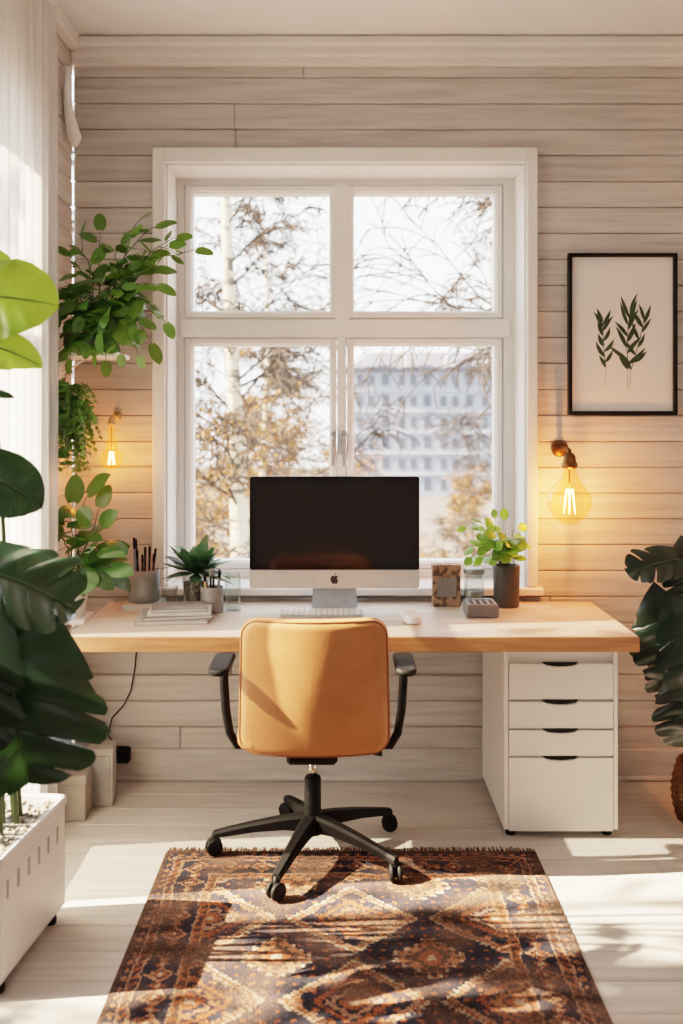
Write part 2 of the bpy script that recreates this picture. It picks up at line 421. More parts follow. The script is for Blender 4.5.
# left window (behind the curtain)
w2=thing('window_2','tall white window in the left wall behind the curtain','window'); w2['kind']='structure'
m=MB(); x0,x1=LX-.20,LX-.12; b=.05
m.box(x0,x1,LY0,LY0+b,LZ0,LZ1); m.box(x0,x1,LY1-b,LY1,LZ0,LZ1); m.box(x0,x1,LY0,LY1,LZ0,LZ0+b); m.box(x0,x1,LY0,LY1,LZ1-b,LZ1)
m.box(x0,x1,LY0,LY1,1.86,1.91)
m.build('frame','wpaint',w2)
m=MB(); m.box(LX-.16,LX-.155,LY0+.04,LY1-.04,LZ0+.04,LZ1-.04,.0005); m.build('pane','pane',w2)

# ------------------------------------------------------------------ curtain
m=MB(); ny,nz=110,14; cy0,cy1=3.03,3.60
vs=[]
for j in range(nz+1):
    t=j/nz; z=2.98-(2.96)*t
    for i in range(ny+1):
        u=i/ny; yy=cy0+(cy1-cy0)*u
        a=.026*(.75+.25*math.sin(u*7))
        vs.append((-1.045+a*math.sin(u*2*PI*6.5+.5*math.sin(t*3+u*4))+.006*math.sin(u*50+t*2), yy+.008*math.sin(u*2*PI*13+1), z))
fs=[[j*(ny+1)+i,j*(ny+1)+i+1,(j+1)*(ny+1)+i+1,(j+1)*(ny+1)+i] for j in range(nz) for i in range(ny)]
m.add(vs,fs,True); tag(m.build('curtain','curtain',fix=False),'long sheer white curtain hanging in folds at the left window','curtain')
t=thing('cloth_tieback','white twisted cloth hanging from a wall hook in the left corner','tieback',(LX,3.93,2.88))
m=MB(); m.tube([(-.02,0,0),(.035,0,.0),(.045,0,.02)],.006,8); m.build('hook','wpaint',t)
m=MB(); m.tube([(.035,-.02,.0),(.02,.0,-.09),(.025,.02,-.18),(.045,.03,-.27),(.045,.03,-.30)],[.012,.016,.019,.028,.012],10); m.build('cloth','wpaint',t)

# ------------------------------------------------------------------ desk
DZ=.74
t=thing('desk','long pale wooden desktop with warm light painted on its brown front edge under the window','desk',(0,0,0))
m=MB(); m.box(-.950,1.024,3.412,WY-.034,DZ-.052,DZ,.003); m.build('tabletop','desk',t)
m=MB(); m.box(-.950,1.024,3.400,3.4125,DZ-.052,DZ-.0005,.003); m.build('lit_edge_band','deskedge',t)  # brown wood edge with the orange light mixed into its colour
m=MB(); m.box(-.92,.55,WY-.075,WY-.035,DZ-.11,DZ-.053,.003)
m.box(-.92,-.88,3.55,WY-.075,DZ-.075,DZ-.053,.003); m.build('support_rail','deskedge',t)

# drawer unit
cx0,cx1,fy=.577,.982,3.52
t=thing('drawer_cabinet','white four drawer cabinet standing under the right end of the desk','cabinet',(0,0,0))
m=MB(); m.box(cx0,cx0+.016,fy,4.06,.03,.684,.0015); m.box(cx1-.016,cx1,fy,4.06,.03,.684,.0015)
m.box(cx0+.016,cx1-.016,fy+.004,4.06,.660,.684,.001); m.box(cx0+.016,cx1-.016,fy+.003,4.06,.03,.046,.001); m.box(cx0+.016,cx1-.016,4.04,4.06,.03,.684,.001)
m.box(cx0+.016,cx1-.016,fy+.02,fy+.03,.046,.668,.001)
m.build('body','white',t)
dz=[(PZ(699,fy),PZ(664,fy)),(PZ(728,fy),PZ(702,fy)),(PZ(755.5,fy),PZ(730.5,fy)),(PZ(831,fy),PZ(758,fy))]
for k,(z0,z1) in enumerate(dz):
    a0,a1=cx0+.018,cx1-.018; mid=(a0+a1)/2
    pts=[(a0,z0),(a1,z0),(a1,z1)]
    pts+=[(mid+.065,z1)]+[(mid+.060*math.cos(q),z1-.0115*math.sin(q)) for q in [PI*i/10 for i in range(11)]]+[(mid-.065,z1)]
    pts+=[(a0,z1)]
    m=MB(); m.poly([(x,fy-.001,z) for (x,z) in pts],(0,.018,0)); dr=m.build('drawer','white',t)
    m=MB(); m.box(mid-.064,mid+.064,fy+.012,fy+.0195,z1-.016,z1+.003,.0005); m.build('finger_pull_shade','gap',dr)  # near-black block stands in for the shade inside the cutout
for (x,y) in ((cx0+.03,fy+.04),(cx1-.03,fy+.04),(cx0+.03,4.01),(cx1-.03,4.01)):
    m=MB(); m.lathe([(0,0),(.017,0),(.019,.004),(.017,.031),(0,.031)],(x,y,0),14); m.build('foot','black',t)

# ------------------------------------------------------------------ rug
RX0,RX1,RY0,RY1=-.60,.665,1.45,3.40
NAVY=(.025,.026,.039); RUST=(.25,.079,.037); TERRA=(.31,.132,.068); CREAM=(.43,.32,.215); BROWN=(.068,.040,.030); PINK=(.34,.188,.12)
def step(v,s): return math.floor(v/s)*s
def dia(x,y,px_,py_,sx=.012,sy=.014):
    fx=(x+px_/2)%px_-px_/2; fy_=(y+py_/2)%py_-py_/2
    return abs(step(fx,sx)+sx/2)/(px_/2)+abs(step(fy_,sy)+sy/2)/(py_/2), math.floor((x+px_/2)/px_), math.floor((y+py_/2)/py_), fx, fy_
def rugcol(x,y):
    Wd=RX1-RX0; Ln=RY1-RY0
    e=min(x,Wd-x,y,Ln-y); al = y if e in (x,Wd-x) else x
    if e<.014: return BROWN
    if e<.040:
        f=(al%.04)/.04; return TERRA if abs(f-.5)*.03+abs(e-.027)<.010 else NAVY
    if e<.047: return PINK
    if e<.066:
        return RUST if ((al*1.0+e*1.2)%.036)<.018 else NAVY
    if e<.073: return PINK
    if e<.165:
        f=((al+.03)%.105)/.105-.5; g=(e-.118)/.094
        a=abs(step(f+.5,.07)-.465)*1.15+abs(step(g+.5,.08)-.46)
        if a<.09: return CREAM
        if a<.20: return RUST
        if a<.28: return NAVY
        if a<.38: return TERRA
        if a<.42: return PINK
        b=abs(abs(f)-.5)*1.2+abs(g)
        if b<.10: return CREAM
        if b<.22: return RUST
        return NAVY
    if e<.171: return PINK
    if e<.192:
        f=((al*1)%.034)/.034; g=(e-.170)/.022
        return RUST if abs(f-.5)*2>g else BROWN
    if e<.199: return TERRA
    X=x-Wd/2; Y=y-.46
    PXX,PYY=.42,.42
    a,ci,cj,fx,fy_=dia(X,Y,PXX,PYY,.012,.012)
    if a<.09: return CREAM
    if a<.18: return RUST
    if a<.26: return NAVY
    if a<.38:
        return (PINK if (ci+cj)%2 else TERRA) if dia(x,y,.030,.030,.006,.006)[0]>.5 else NAVY
    if a<.44:
        return CREAM if (int(abs(fx)/.012)+int(abs(fy_)/.012))%2 else NAVY
    if a<.54: return RUST if dia(x,y,.028,.028,.006,.006)[0]>.35 else BROWN
    if a<.58: return NAVY
    if a<.77: 
        b=dia(x,y,.044,.044,.006,.006)[0]
        return CREAM if b<.15 else TERRA if b<.42 else RUST if b<.55 else NAVY
    if a<.82: return PINK
    if a<.91: return RUST
    if a<.95: return CREAM if (int(abs(fx)/.012)+int(abs(fy_)/.012))%2 else BROWN
    a2,ci2,cj2,fx2,fy2=dia(X+PXX/2,Y+PYY/2,PXX,PYY,.012,.012)
    if a2<.10: return CREAM
    if a2<.22: return RUST
    if a2<.32: return BROWN
    if a2<.46: return TERRA if dia(x,y,.028,.028,.006,.006)[0]>.5 else NAVY
    if a2<.52: return CREAM if int(abs(fx2)/.012)%2 else NAVY
    b=dia(x,y,.040,.040,.006,.006)[0]
    return PINK if b<.16 else RUST if b<.50 else NAVY
from mathutils import noise as mnoise
m=MB(); cs=.005; nx=int((RX1-RX0)/cs); ny=int((RY1-RY0)/cs); RZ=.006
m.v=[(RX0+i*cs,RY1-j*cs,RZ+.0015*mnoise.noise(V((i*.3,j*.3,0)))) for j in range(ny+1) for i in range(nx+1)]
for j in range(ny):
    for i in range(nx):
        x=(i+.5)*cs; y=(j+.5)*cs
        wx=x+.012*mnoise.noise(V((x*9,y*9,3)))+.008*mnoise.noise(V((x*55,y*55,3))); wy=y+.012*mnoise.noise(V((x*9,y*9,7)))+.008*mnoise.noise(V((x*55,y*55,5)))
        c=rugcol(min(max(wx,0),RX1-RX0),min(max(wy,0),RY1-RY0))
        k=.97+.8*mnoise.noise(V((x*5,y*18,1)))+rnd(-.28,.28); w=min(.85,max(0,mnoise.noise(V((x*7,y*7,9)))+.30)*.95)
        c=[max(.006,(c[q]*(1-w)+(.125,.072,.052)[q]*w)*k) for q in range(3)]
        m.f.append([j*(nx+1)+i,(j+1)*(nx+1)+i,(j+1)*(nx+1)+i+1,j*(nx+1)+i+1]); m.c.append((*c,1)); m.sm.append(True)
rt=thing('rug','worn patterned rug in rust, navy and cream under the office chair','rug',(0,0,0))
m.build('pile','rug',rt,fix=False)
m=MB(); m.col=(.06,.03,.02,1); m.box(RX0-.002,RX1+.002,RY0,RY1,.0003,RZ-.002,.001); m.build('backing','rug',rt)
m=MB()
for i in range(230):
    x=RX0+(RX1-RX0)*(i+.5)/230; m.col=random.choice([(.13,.07,.045,1),(.06,.035,.03,1),(.20,.11,.07,1)])
    l=rnd(.020,.045); dx=rnd(-.010,.010)
    m.tube([(x,RY1-.004,.004),(x+dx,RY1+l,.0025)],[.0028,.0016],5)
m.build('fringe','rug',rt)

# ------------------------------------------------------------------ office chair
t=thing('office_chair','tan leather office chair with black arms facing the desk','office chair',(-.098,3.37,.0075))
def backfn(u,v,n):
    curve=.9*u*u; tilt=-.10*v
    bul=.014*math.cos(min(1,abs(u)/.24)*PI/2)*math.cos(min(1,abs(v)/.22)*PI/2)*(1 if n>0 else -1)
    wr=.0012*math.sin(v*38+u*9+2*math.sin(u*12))*(1 if n>0 else 0)*max(0,1-(abs(u)/.2)**4)
    return V((u*(1+.05*(v/.22)*-.5)+.010, -.205+curve+tilt-n-bul-wr, .620+v))
m=MB(); m.slab(.488,.45,.060,.062,.028,backfn,rings=(.95,.88,.78,.66,.54,.42,.3,.18,.08)); br=m.build('backrest','leather',t)
m=MB()
R_=.055; w_,h_=.474,.436; op=[]
for (cx,cz,a0) in ((w_/2-R_,h_/2-R_,0),(-w_/2+R_,h_/2-R_,PI/2),(-w_/2+R_,-h_/2+R_,PI),(w_/2-R_,-h_/2+R_,1.5*PI)):
    for k in range(8):
        a=a0+PI/2*k/7; op.append((cx+R_*math.cos(a),cz+R_*math.sin(a)))
op2=[]
for i in range(len(op)):
    a=op[i]; b2=op[(i+1)%len(op)]; op2.append(a)
    if math.hypot(a[0]-b2[0],a[1]-b2[1])>.05:
        for q in range(1,10): op2.append((a[0]+(b2[0]-a[0])*q/10,a[1]+(b2[1]-a[1])*q/10))
op2.append(op2[0])
pp=[backfn(x,z,.021) for (x,z) in op2]
m.tube([p+V((0,-.0005,0)) for p in pp],.0038,6,cap=False); m.build('piping','leatherd',br)
def seatfn(u,v,n): return V((u,.045+v,.435+n-max(0,v-.15)*.075+.006*math.cos(u*6)))
m=MB(); m.slab(.49,.47,.08,.07,.03,seatfn); m.build('seat','leather',t)
m=MB(); m.box(-.085,.085,-.10,.14,.335,.401,.012); m.build('tilt_mechanism','black',t)
m=MB(); m.tube([(.07,.02,.355),(.20,-.02,.352),(.235,-.03,.352)],[.006,.006,.009],8); m.build('lever','blackm',t)
for sx in (-1,1):
    def padfn(u,v,n): return V((sx*.297+.006+u*.9, -.135+v, .687+n-.02*(v/.12)**2*.3))
    m=MB(); m.slab(.076,.25,.032,.022,.010,padfn,nc=5); ar=m.build('armrest','black',t)
    m=MB(); pts=[(sx*.292,-.10,.68),(sx*.296,-.10,.62),(sx*.290,-.095,.52),(sx*.278,-.085,.44),(sx*.255,-.07,.395),(sx*.20,-.04,.385),(sx*.08,.0,.385)]
    m.tube([(a+.006,b,c) for a,b,c in pts],[.014,.015,.015,.014,.014,.013,.013],10); m.box(sx*.292-.012,sx*.292+.024,-.155,-.045,.667,.680,.004)
    m.build('arm_support','black',ar)
m=MB(); m.lathe([(0,.25),(.0135,.25),(.0135,.345),(0,.345)],seg=18); m.build('gas_lift','chrome',t)
m=MB(); m.lathe([(0,.075),(.034,.075),(.036,.09),(.033,.13),(.029,.15),(.028,.262),(.024,.268),(0,.268)],seg=22); m.build('column','black',t)
for a in (180,252,324,36,108):
    a=math.radians(a); c,s_=math.cos(a),math.sin(a)
    M=Matrix(((c,-s_,0,0),(s_,c,0,0),(0,0,1,0),(0,0,0,1)))
    m=MB(); secs=[(.02,.027,.088,.142),(.10,.024,.092,.132),(.20,.020,.083,.113),(.30,.016,.066,.090),(.338,.014,.060,.080)]
    vs=[];fs=[]
    for (x,hw,z0,z1) in secs:
        for (yy,zz) in ((-hw,z0),(hw,z0),(hw,z1-.008),(hw*.6,z1),(-hw*.6,z1),(-hw,z1-.008)): vs.append(M@V((x,yy,zz)))
    for i in range(len(secs)-1):
        for k in range(6): fs.append([i*6+k,i*6+(k+1)%6,(i+1)*6+(k+1)%6,(i+1)*6+k])
    fs.append([0,1,2,3,4,5]); n=len(vs)-6; fs.append([n+k for k in range(6)])
    m.add(vs,fs); lg=m.build('base_leg','black',t)
    m=MB(); ca=a+rnd(-.9,.9); cc=V((.335*c,.335*s_,.0285)); ax=V((-math.sin(ca),math.cos(ca),0))
    Rm=Matrix.Rotation(ca,3,'Z')@Matrix.Rotation(PI/2,3,'X')
    for sd in (-1,1):
        m.lathe([(0,-.008),(.022,-.008),(.0275,-.005),(.0285,0),(.0275,.005),(.022,.008),(0,.008)],cc+ax*.013*sd,20,M=Rm)
    m.tube([cc-ax*.006,cc+ax*.006],.016,12); m.tube([cc+V((0,0,.01)),cc+V((0,0,.045))],[.012,.008],10)
    m.build('caster','black',lg)

# ------------------------------------------------------------------ desktop computer
t=thing('desktop_computer','black screened desktop computer with silver chin on a silver stand','computer',(PX(334.5,3.9),3.9,DZ))
sw,z0,zc,z1=.334,PZ(588,3.9)-DZ,PZ(569.5,3.9)-DZ,PZ(476,3.9)-DZ
def rr(x0,x1,z0,z1,r):
    o=[]
    for (cx,cz,a0) in ((x1-r,z1-r,0),(x0+r,z1-r,PI/2),(x0+r,z0+r,PI),(x1-r,z0+r,1.5*PI)):
        for k in range(6):
            a=a0+PI/2*k/5; o.append((cx+r*math.cos(a),cz+r*math.sin(a)))
    return o
m=MB(); m.poly([(x,-.008,z) for (x,z) in rr(-sw,sw,z0,z1,.012)],(0,.010,0))
vs=[];fs=[]
oo=rr(-sw,sw,z0,z1,.012); nn=len(oo)
for (k,yy) in ((1,.002),(.94,.014),(.7,.028),(.3,.04)): vs+=[(x*k,yy,(z-(z0+z1)/2)*k+(z0+z1)/2) for (x,z) in oo]
for j in range(3):
    for k in range(nn): fs.append([j*nn+k,j*nn+(k+1)%nn,(j+1)*nn+(k+1)%nn,(j+1)*nn+k])
fs.append([3*nn+k for k in range(nn)]); m.add(vs,fs,True)
hs=m.build('housing','alu',t)
m=MB(); m.poly([(x,-.0095,z) for (x,z) in rr(-sw+.001,sw-.001,zc,z1-.001,.010)],(0,.002,0)); sc=m.build('screen','screen',t)
m=MB(); m.poly([(x,-.0100,z) for (x,z) in rr(-sw+.022,sw-.022,zc+.02,z1-.022,.002)],(0,.0008,0)); m.build('display_area',mat('display_off',(.010,.010,.011),None,.12),sc)
ap=[(0,.36),(.12,.43),(.28,.43),(.40,.35),(.32,.25),(.28,.12),(.32,-.02),(.43,-.11),(.36,-.28),(.25,-.43),(.12,-.47),(0,-.42),(-.12,-.47),(-.25,-.43),(-.38,-.24),(-.44,0),(-.43,.2),(-.34,.36),(-.2,.44),(-.1,.42)]
lf=[(0,.47),(.01,.6),(.09,.71),(.17,.74),(.17,.62),(.10,.51)]
m=MB(); lz=(z0+zc)/2-.002; k=.036
for sh in (ap,lf): m.poly([(x*k,-.0092,lz+z*k) for (x,z) in sh],(0,.0010,0))
m.build('logo','logo',hs)
m=MB(); prof=[(.035,.15),(.025,.10),(.012,.05),(.0,.012),(-.01,.006)]
vs=[];fs=[]
for (yy,zz) in prof:
    for hw,dy in ((-.085,0),(.085,0),(.085,.007),(-.085,.007)): vs.append((hw*(.95+.4*(.15-zz)/.15*.3),yy+dy,zz))
for i in range(len(prof)-1):
    for k in range(4): fs.append([i*4+k,i*4+(k+1)%4,(i+1)*4+(k+1)%4,(i+1)*4+k])
fs+= [[0,1,2,3],[len(vs)-4+k for k in range(4)]]; m.add(vs,fs)
m.build('stand_neck','alublue',t)
m=MB(); m.poly([(x,y,.0005) for (x,y) in rr(-.095,.095,-.035,.12,.012)],(0,0,.006)); m.build('stand_foot','alublue',t)

# keyboard / mouse
t=thing('keyboard','slim white keyboard lying behind the chair back','keyboard',(PX(321.5,3.80),3.803,DZ+.0005))
m=MB(); m.poly([(x,y,0) for (x,y) in rr(-.157,.157,-.058,.058,.01)],(0,0,.008)); m.build('base','keyb',t)
m=MB()
for r_ in range(5):
    for k in range(14): m.box(-.148+k*.0213,-.148+k*.0213+.0183,-.052+r_*.021,-.052+r_*.021+.0175,.0075,.0125,.001)
m.build('keys','keyw',t)
t=thing('computer_mouse','smooth white computer mouse right of the keyboard','mouse',(PX(411.5,3.65),3.65,DZ+.0005),.1)
def mf(u,v,n): return V((u,v,.015+n+(.014*(1-(v/.06)**2)*(1-(u/.04)**2) if n>0 else 0)))
m=MB(); m.slab(.064,.112,.03,.028,.011,mf); m.build('shell','keyw',t)

# ------------------------------------------------------------------ plants helpers
def potprof(r0,r1,h,th=.005): return [(0,0),(r0*.96,0),(r0,.004),(r1,h-.003),(r1-.001,h),(r1-th,h),(r1-th-.002,h-.02),(0,h-.02)]
def stemcurve(a,b,lift,n=7,wob=.01):
    a=V(a); b=V(b); c=(a+b)/2+V((0,0,lift)); o=[]
    for i in range(n+1):
        u=i/n; o.append(a*(1-u)**2+c*2*u*(1-u)+b*u*u+V((rnd(-wob,wob),rnd(-wob,wob),rnd(-wob,wob)))*(1 if 0<i<n else 0))
    return o
def clampx(ox,ymin=-9): 
    def f(p): return (max(p[0],LX-ox+.012),max(p[1],ymin),p[2])
    return f
def leafy(t, stems, kind, L0, L1, ratio, lm, pot_top, per=6, tmin=.25, clamp=None, smr=.003, droop=.5):
    mf_=MB(); ms=MB()
    for (b,lift) in stems:
        pts=stemcurve((rnd(-.02,.02),rnd(-.02,.02),pot_top),b,lift)
        ms.tube(pts,[smr*(1-.6*i/len(pts)) for i in range(len(pts))],5)
        for k in range(per):
            u=tmin+(1-tmin)*k/(per-1) if per>1 else 1
            f=u*(len(pts)-1); i=min(int(f),len(pts)-2); p=pts[i].lerp(pts[i+1],f-i)
            tg=(pts[i+1]-pts[i]).normalized()
            sd=tg.cross(V((0,0,1))); sd=sd.normalized() if sd.length>.01 else V((1,0,0))
            d=tg*rnd(.3,.8)+sd*(1 if k%2 else -1)*rnd(.5,1.0)+V((rnd(-.3,.3),rnd(-.5,.1),rnd(-.7,.25)))
            if k==per-1: d=tg+V((0,0,-.3))
            n=V((rnd(-.5,.5),rnd(-1.0,.0),rnd(.3,.9)))
            L=rnd(L0,L1)*(1.1-.35*u); mf_.tone(rnd(.5,1.65),1,rnd(.7,1.2))
            pe=p+d.normalized()*L*.25; ms.tube([p,pe],smr*.5,4,cap=False)
            mf_.leaf(pe,d,n,L,L*ratio*rnd(.9,1.1),kind,droop=rnd(.2,droop+.3),cup=rnd(.15,.45),rows=7,wave=.05)
    ms.build('stem','stem',t,clamp=clamp); return mf_.build('foliage',lm,t,fix=False,clamp=clamp)

# shelf + trailing plant top left
sh=thing('wall_shelf','small white shelf in the corner holding the trailing plant','shelf',(LX,3.78,1.722))
m=MB(); m.box(-.008,.27,-.08,.15,0,.018,.003); m.build('board','wpaint',sh)
for yy in (-.05,.1):
    m=MB(); m.box(-.008,.012,yy-.008,yy+.008,-.07,0,.002); m.tube([(.008,yy,-.06),(.10,yy,-.003)],.004,8); m.build('bracket','wpaint',sh)
o=(-.92,3.79,1.7405)
t=thing('potted_trailing_plant','bushy trailing plant with arching vines on the corner shelf','potted plant',o)
m=MB(); m.lathe(potprof(.055,.07,.12),seg=30); m.build('pot','potg',t)
m=MB(); m.lathe([(0,.108),(.062,.106)],seg=20); m.build('soil','terr',t)
tg=[(192,250,.12,3.72),(174,238,.12,3.74),(152,228,.12,3.72),(136,224,.10,3.70),(120,246,.05,3.70),(100,234,.05,3.75),(82,242,.05,3.78),(72,258,.05,3.74),(60,288,.06,3.70),(54,320,.10,3.70),(60,348,.12,3.68),(164,320,.18,3.68),(138,354,.18,3.66),(120,352,.12,3.66),(154,284,.08,3.68),(98,280,.04,3.68),(110,315,.06,3.66),(85,315,.07,3.66),(140,262,.05,3.70),(70,356,.12,3.68),
 (100,330,.07,3.66),(95,350,.1,3.66),(52,302,.08,3.7),(106,358,.12,3.67),(166,246,.11,3.75),(120,286,.05,3.66),(130,324,.08,3.66),(86,340,.1,3.66),(150,340,.16,3.66),(92,262,.05,3.7),(126,270,.05,3.69),(76,300,.06,3.68)]
st=[(P(a,b,Y)-V(o),l) for (a,b,l,Y) in tg]
leafy(t,st,'heart',.065,.112,.84,'leafm',.11,per=7,clamp=clampx(o[0]),tmin=.3)
# hanging fern
o=(-1.03,3.73,1.48)
t=thing('hanging_fern','small feathery fern in a hanging pot beneath the corner shelf','hanging plant',o)
m=MB(); m.lathe(potprof(.035,.048,.075),seg=26); m.build('pot','potd',t)
m=MB(); m.lathe([(0,.065),(.043,.063)],seg=20); m.build('soil','terr',t)
m=MB()
for a in (.3,2.4,4.5): m.tube([(.045*math.cos(a),.045*math.sin(a),.073),(.0,.0,.235)],.0012,5)
m.tube([(0,.0,.232),(0,.0,.2415)],.002,6); m.build('hanging_cord','cord',t)
def fclamp(p):
    x,y,z=p; wy=y+o[1]; lim = LX+.012 if wy>3.625 else -.995
    return (min(max(x,lim-o[0]),.135),y,min(z,.225))
mf_=MB(); ms=MB()
for k in range(85):
    a=rnd(0,2*PI); rr_=rnd(.05,.15); b=V((math.cos(a)*rr_*.95,math.sin(a)*rr_-.06,rnd(-.21,.12)))
    pts=stemcurve((0,0,.07),b,rnd(.06,.16),9,.004); ms.tube(pts,.0010,4,cap=False); mf_.tone(rnd(.7,1.8),1,.9)
    for i in range(2,len(pts)-1):
        tgv=(pts[i+1]-pts[i]).normalized(); sd=tgv.cross(V((0,0,1))).normalized() if abs(tgv.z)<.98 else V((1,0,0))
        for q in (0,.5):
            p=pts[i].lerp(pts[i+1],q)
            for s2 in (-1,1):
                l=rnd(.018,.027); d=(sd*s2+tgv*.5+V((0,rnd(-.5,.5),rnd(-.6,.4)))).normalized()
                mf_.leaf(p,d,V((rnd(-.4,.4),rnd(-1,-.2),rnd(.2,.8))),l,l*.6,'oval',droop=.4,cup=.2,rows=3)
ms.build('stem','stem',t,clamp=fclamp); mf_.build('foliage','leafm',t,fix=False,clamp=fclamp)
# desk-level plant left, on a narrow wall ledge
lg=thing('wall_ledge','narrow white ledge on the left wall beside the desk end','shelf',(LX,3.78,.72))
m=MB(); m.box(-.008,.15,-.08,.09,0,.019,.003); m.build('board','wpaint',lg)
m=MB(); m.box(-.008,.012,-.01,.01,-.10,0,.002); m.tube([(.008,0,-.09),(.12,0,-.003)],.005,8); m.build('bracket','wpaint',lg)
o=(-1.02,3.78,.7395)
t=thing('potted_leafy_plant','broad leaved green plant in a white pot beside the left desk end','potted plant',o)
m=MB(); m.lathe(potprof(.042,.052,.10),seg=26); m.build('pot','potw',t)
m=MB(); m.lathe([(0,.09),(.046,.088)],seg=20); m.build('soil','terr',t)
tg=[(85,500,.05,3.74),(98,512,.06,3.72),(72,508,.05,3.7),(60,535,.07,3.7),(50,552,.08,3.68),(104,540,.08,3.68),(106,566,.08,3.66),(80,530,.04,3.66),(65,560,.05,3.66),(95,552,.05,3.66),(90,572,.06,3.66),(60,576,.05,3.68),(98,528,.04,3.68),(76,566,.05,3.66)]
leafy(t,[(P(a,b,Y)-V(o),l) for (a,b,l,Y) in tg],'heart',.12,.16,.80,'leafd',.09,per=3,tmin=.6,clamp=clampx(o[0],-.165),smr=.004)

# ------------------------------------------------------------------ planter with monstera (left foreground)
pc=V((-.965,2.76,0))
t=thing('planter_with_monstera','white slotted planter box of tall split leaf plants, left foreground','plant',(pc.x,pc.y,0),-.10)
hw,hl=.115,.225; z0,z1=.035,.362
m=MB(); m.box(-hw,hw,-hl,-hl+.012,z0,z1,.004); m.box(-hw,hw,hl-.012,hl,z0,z1,.004); m.box(-hw,-hw+.012,-hl,hl,z0,z1,.004); m.box(hw-.012,hw,-hl,hl,z0,z1,.004); m.box(-hw,hw,-hl,hl,z0,z0+.012,.004)
m.box(-hw-.006,hw+.006,-hl-.006,-hl+.014,z1-.03,z1,.005); m.box(-hw-.006,hw+.006,hl-.014,hl+.006,z1-.03,z1,.005); m.box(-hw-.006,-hw+.014,-hl-.006,hl+.006,z1-.03,z1,.005); m.box(hw-.014,hw+.006,-hl-.006,hl+.006,z1-.03,z1,.005)
m.box(hw-.002,hw+.003,-hl+.02,hl-.02,z0+.012,z1-.05,.003)
for k in range(4):
    xx=-hw+.035+k*.053; m.box(xx-.018,xx+.018,-hl-.005,-hl+.002,z0+.012,z1-.05,.004)
bx_=m.build('box','planter',t)
for k in range(6):
    m=MB(); yy=-hl+.045+k*.067; m.box(hw+.001,hw+.0036,yy-.008,yy+.008,z1-.118,z1-.068,.0008); m.build('vent_slot','slot',bx_)  # thin grey strips, the shade of the slots painted as colour
m=MB(); m.box(-hw+.008,hw-.008,-hl+.008,hl-.008,z1-.06,z1-.018,.004)
for k in range(160):
    x,y=rnd(-hw+.02,hw-.02),rnd(-hl+.02,hl-.02); r_=rnd(.006,.011); m.lathe([(0,-r_*.7),(r_,0),(r_*.7,r_*.55),(0,r_*.75)],(x,y,z1-.016),7)
m.build('pebble_top','pebble',t)
for (x,y) in ((hw-.025,-hl+.05),(hw-.025,hl-.05),(-hw+.025,-hl+.05),(-hw+.025,hl-.05)):
    m=MB(); m.lathe([(0,.0),(.016,.0),(.018,.01),(.014,.036),(0,.036)],(x,y,0),12); m.build('foot','black',t)
Mi=(Matrix.Translation((pc.x,pc.y,0))@Matrix.Rotation(-.10,4,'Z')).inverted()
def LP(p): return Mi@V(p)
def LD(d): return (Mi.to_3x3()@V(d))
def monleaf(base,d,n,L,W,kind,matn,droop=.4,cup=.2,K=6,start=(0,0,.35),tone=1,wave=.06,ridge=.014):
    m=MB(); m.tone(tone); m.leaf(LP(base),LD(d),LD(n),L,W,kind,droop,cup,rows=28,wave=wave,K=K,ridge=ridge); lo=m.build('leaf',matn,t,fix=False)
    rb=MB(); md=m.mid; k=len(md); rb.tube(md[::max(1,k//14)],[.004*(1-.8*i/ (len(md[::max(1,k//14)]))) for i in range(len(md[::max(1,k//14)]))],6); rb.build('midrib','rib',lo)
    ms=MB(); a=V(start); b=LP(base)
    c=V((a.x*.6+b.x*.4,a.y*.6+b.y*.4,b.z+.04)); pts=[a*(1-u)**2+c*2*u*(1-u)+b*u*u for u in [i/10 for i in range(11)]]
    ms.tube(pts,[.008-.004*i/11 for i in range(11)],7); ms.build('leaf_stalk','stem',lo)
# leaves high at left, sun from behind painted into their bright green
monleaf(P(-30,296,2.52),(1,-.1,.0),(.05,-.85,.52),.225,.32,'heart','monlite',.4,.25,start=(0,.05,.34),K=5,ridge=.012)
monleaf(P(-34,340,2.46),(.85,-.1,-.12),(.1,-.7,.65),.20,.17,'heart','monlite',.6,.35,start=(-.02,.0,.34),tone=.75,K=5,ridge=.012)
monleaf(P(-30,255,2.58),(.9,.1,.0),(.1,-.7,.65),.12,.12,'heart','monlite',.8,.35,start=(.02,.08,.34),tone=.9,K=5,ridge=.012)
monleaf(P(-14,393,2.55),(.9,-.1,.02),(0,-.6,.8),.075,.05,'heart','mon',.5,.3,start=(.0,.02,.34),ridge=.02,tone=2)
monleaf(P(-22,468,2.5),(.70,-.10,-.35),(.30,-.85,.35),.19,.22,'heart','mon',.5,.35,start=(.03,-.03,.34),ridge=.018,tone=1.5)
# dark split leaves, shade put into their colour and tones
monleaf(P(-30,568,2.50),(.95,-.05,-.16),(.05,-.50,.85),.29,.36,'monstera','mon',.6,.22,K=4,start=(.02,-.08,.34),tone=1.4)
monleaf(P(4,645,2.42),(.24,-.22,-.90),(.28,-.93,.30),.345,.50,'monstera','mon',.45,.25,K=4.3,start=(.04,-.1,.34),tone=.95)
monleaf(P(-10,660,2.50),(.45,.02,-.85),(.4,-.8,.45),.29,.35,'monstera','mon',.5,.25,K=4,start=(.04,.05,.34),tone=.65)
monleaf(P(-44,615,2.38),(.15,-.4,-.85),(.2,-.9,.3),.34,.38,'monstera','mon',.5,.25,K=4,start=(.0,-.1,.34),tone=.8)
monleaf(P(-34,690,2.46),(.75,-.05,-.60),(.2,-.85,.45),.25,.31,'monstera','mon',.5,.25,K=4,start=(.0,-.05,.34),tone=.6)
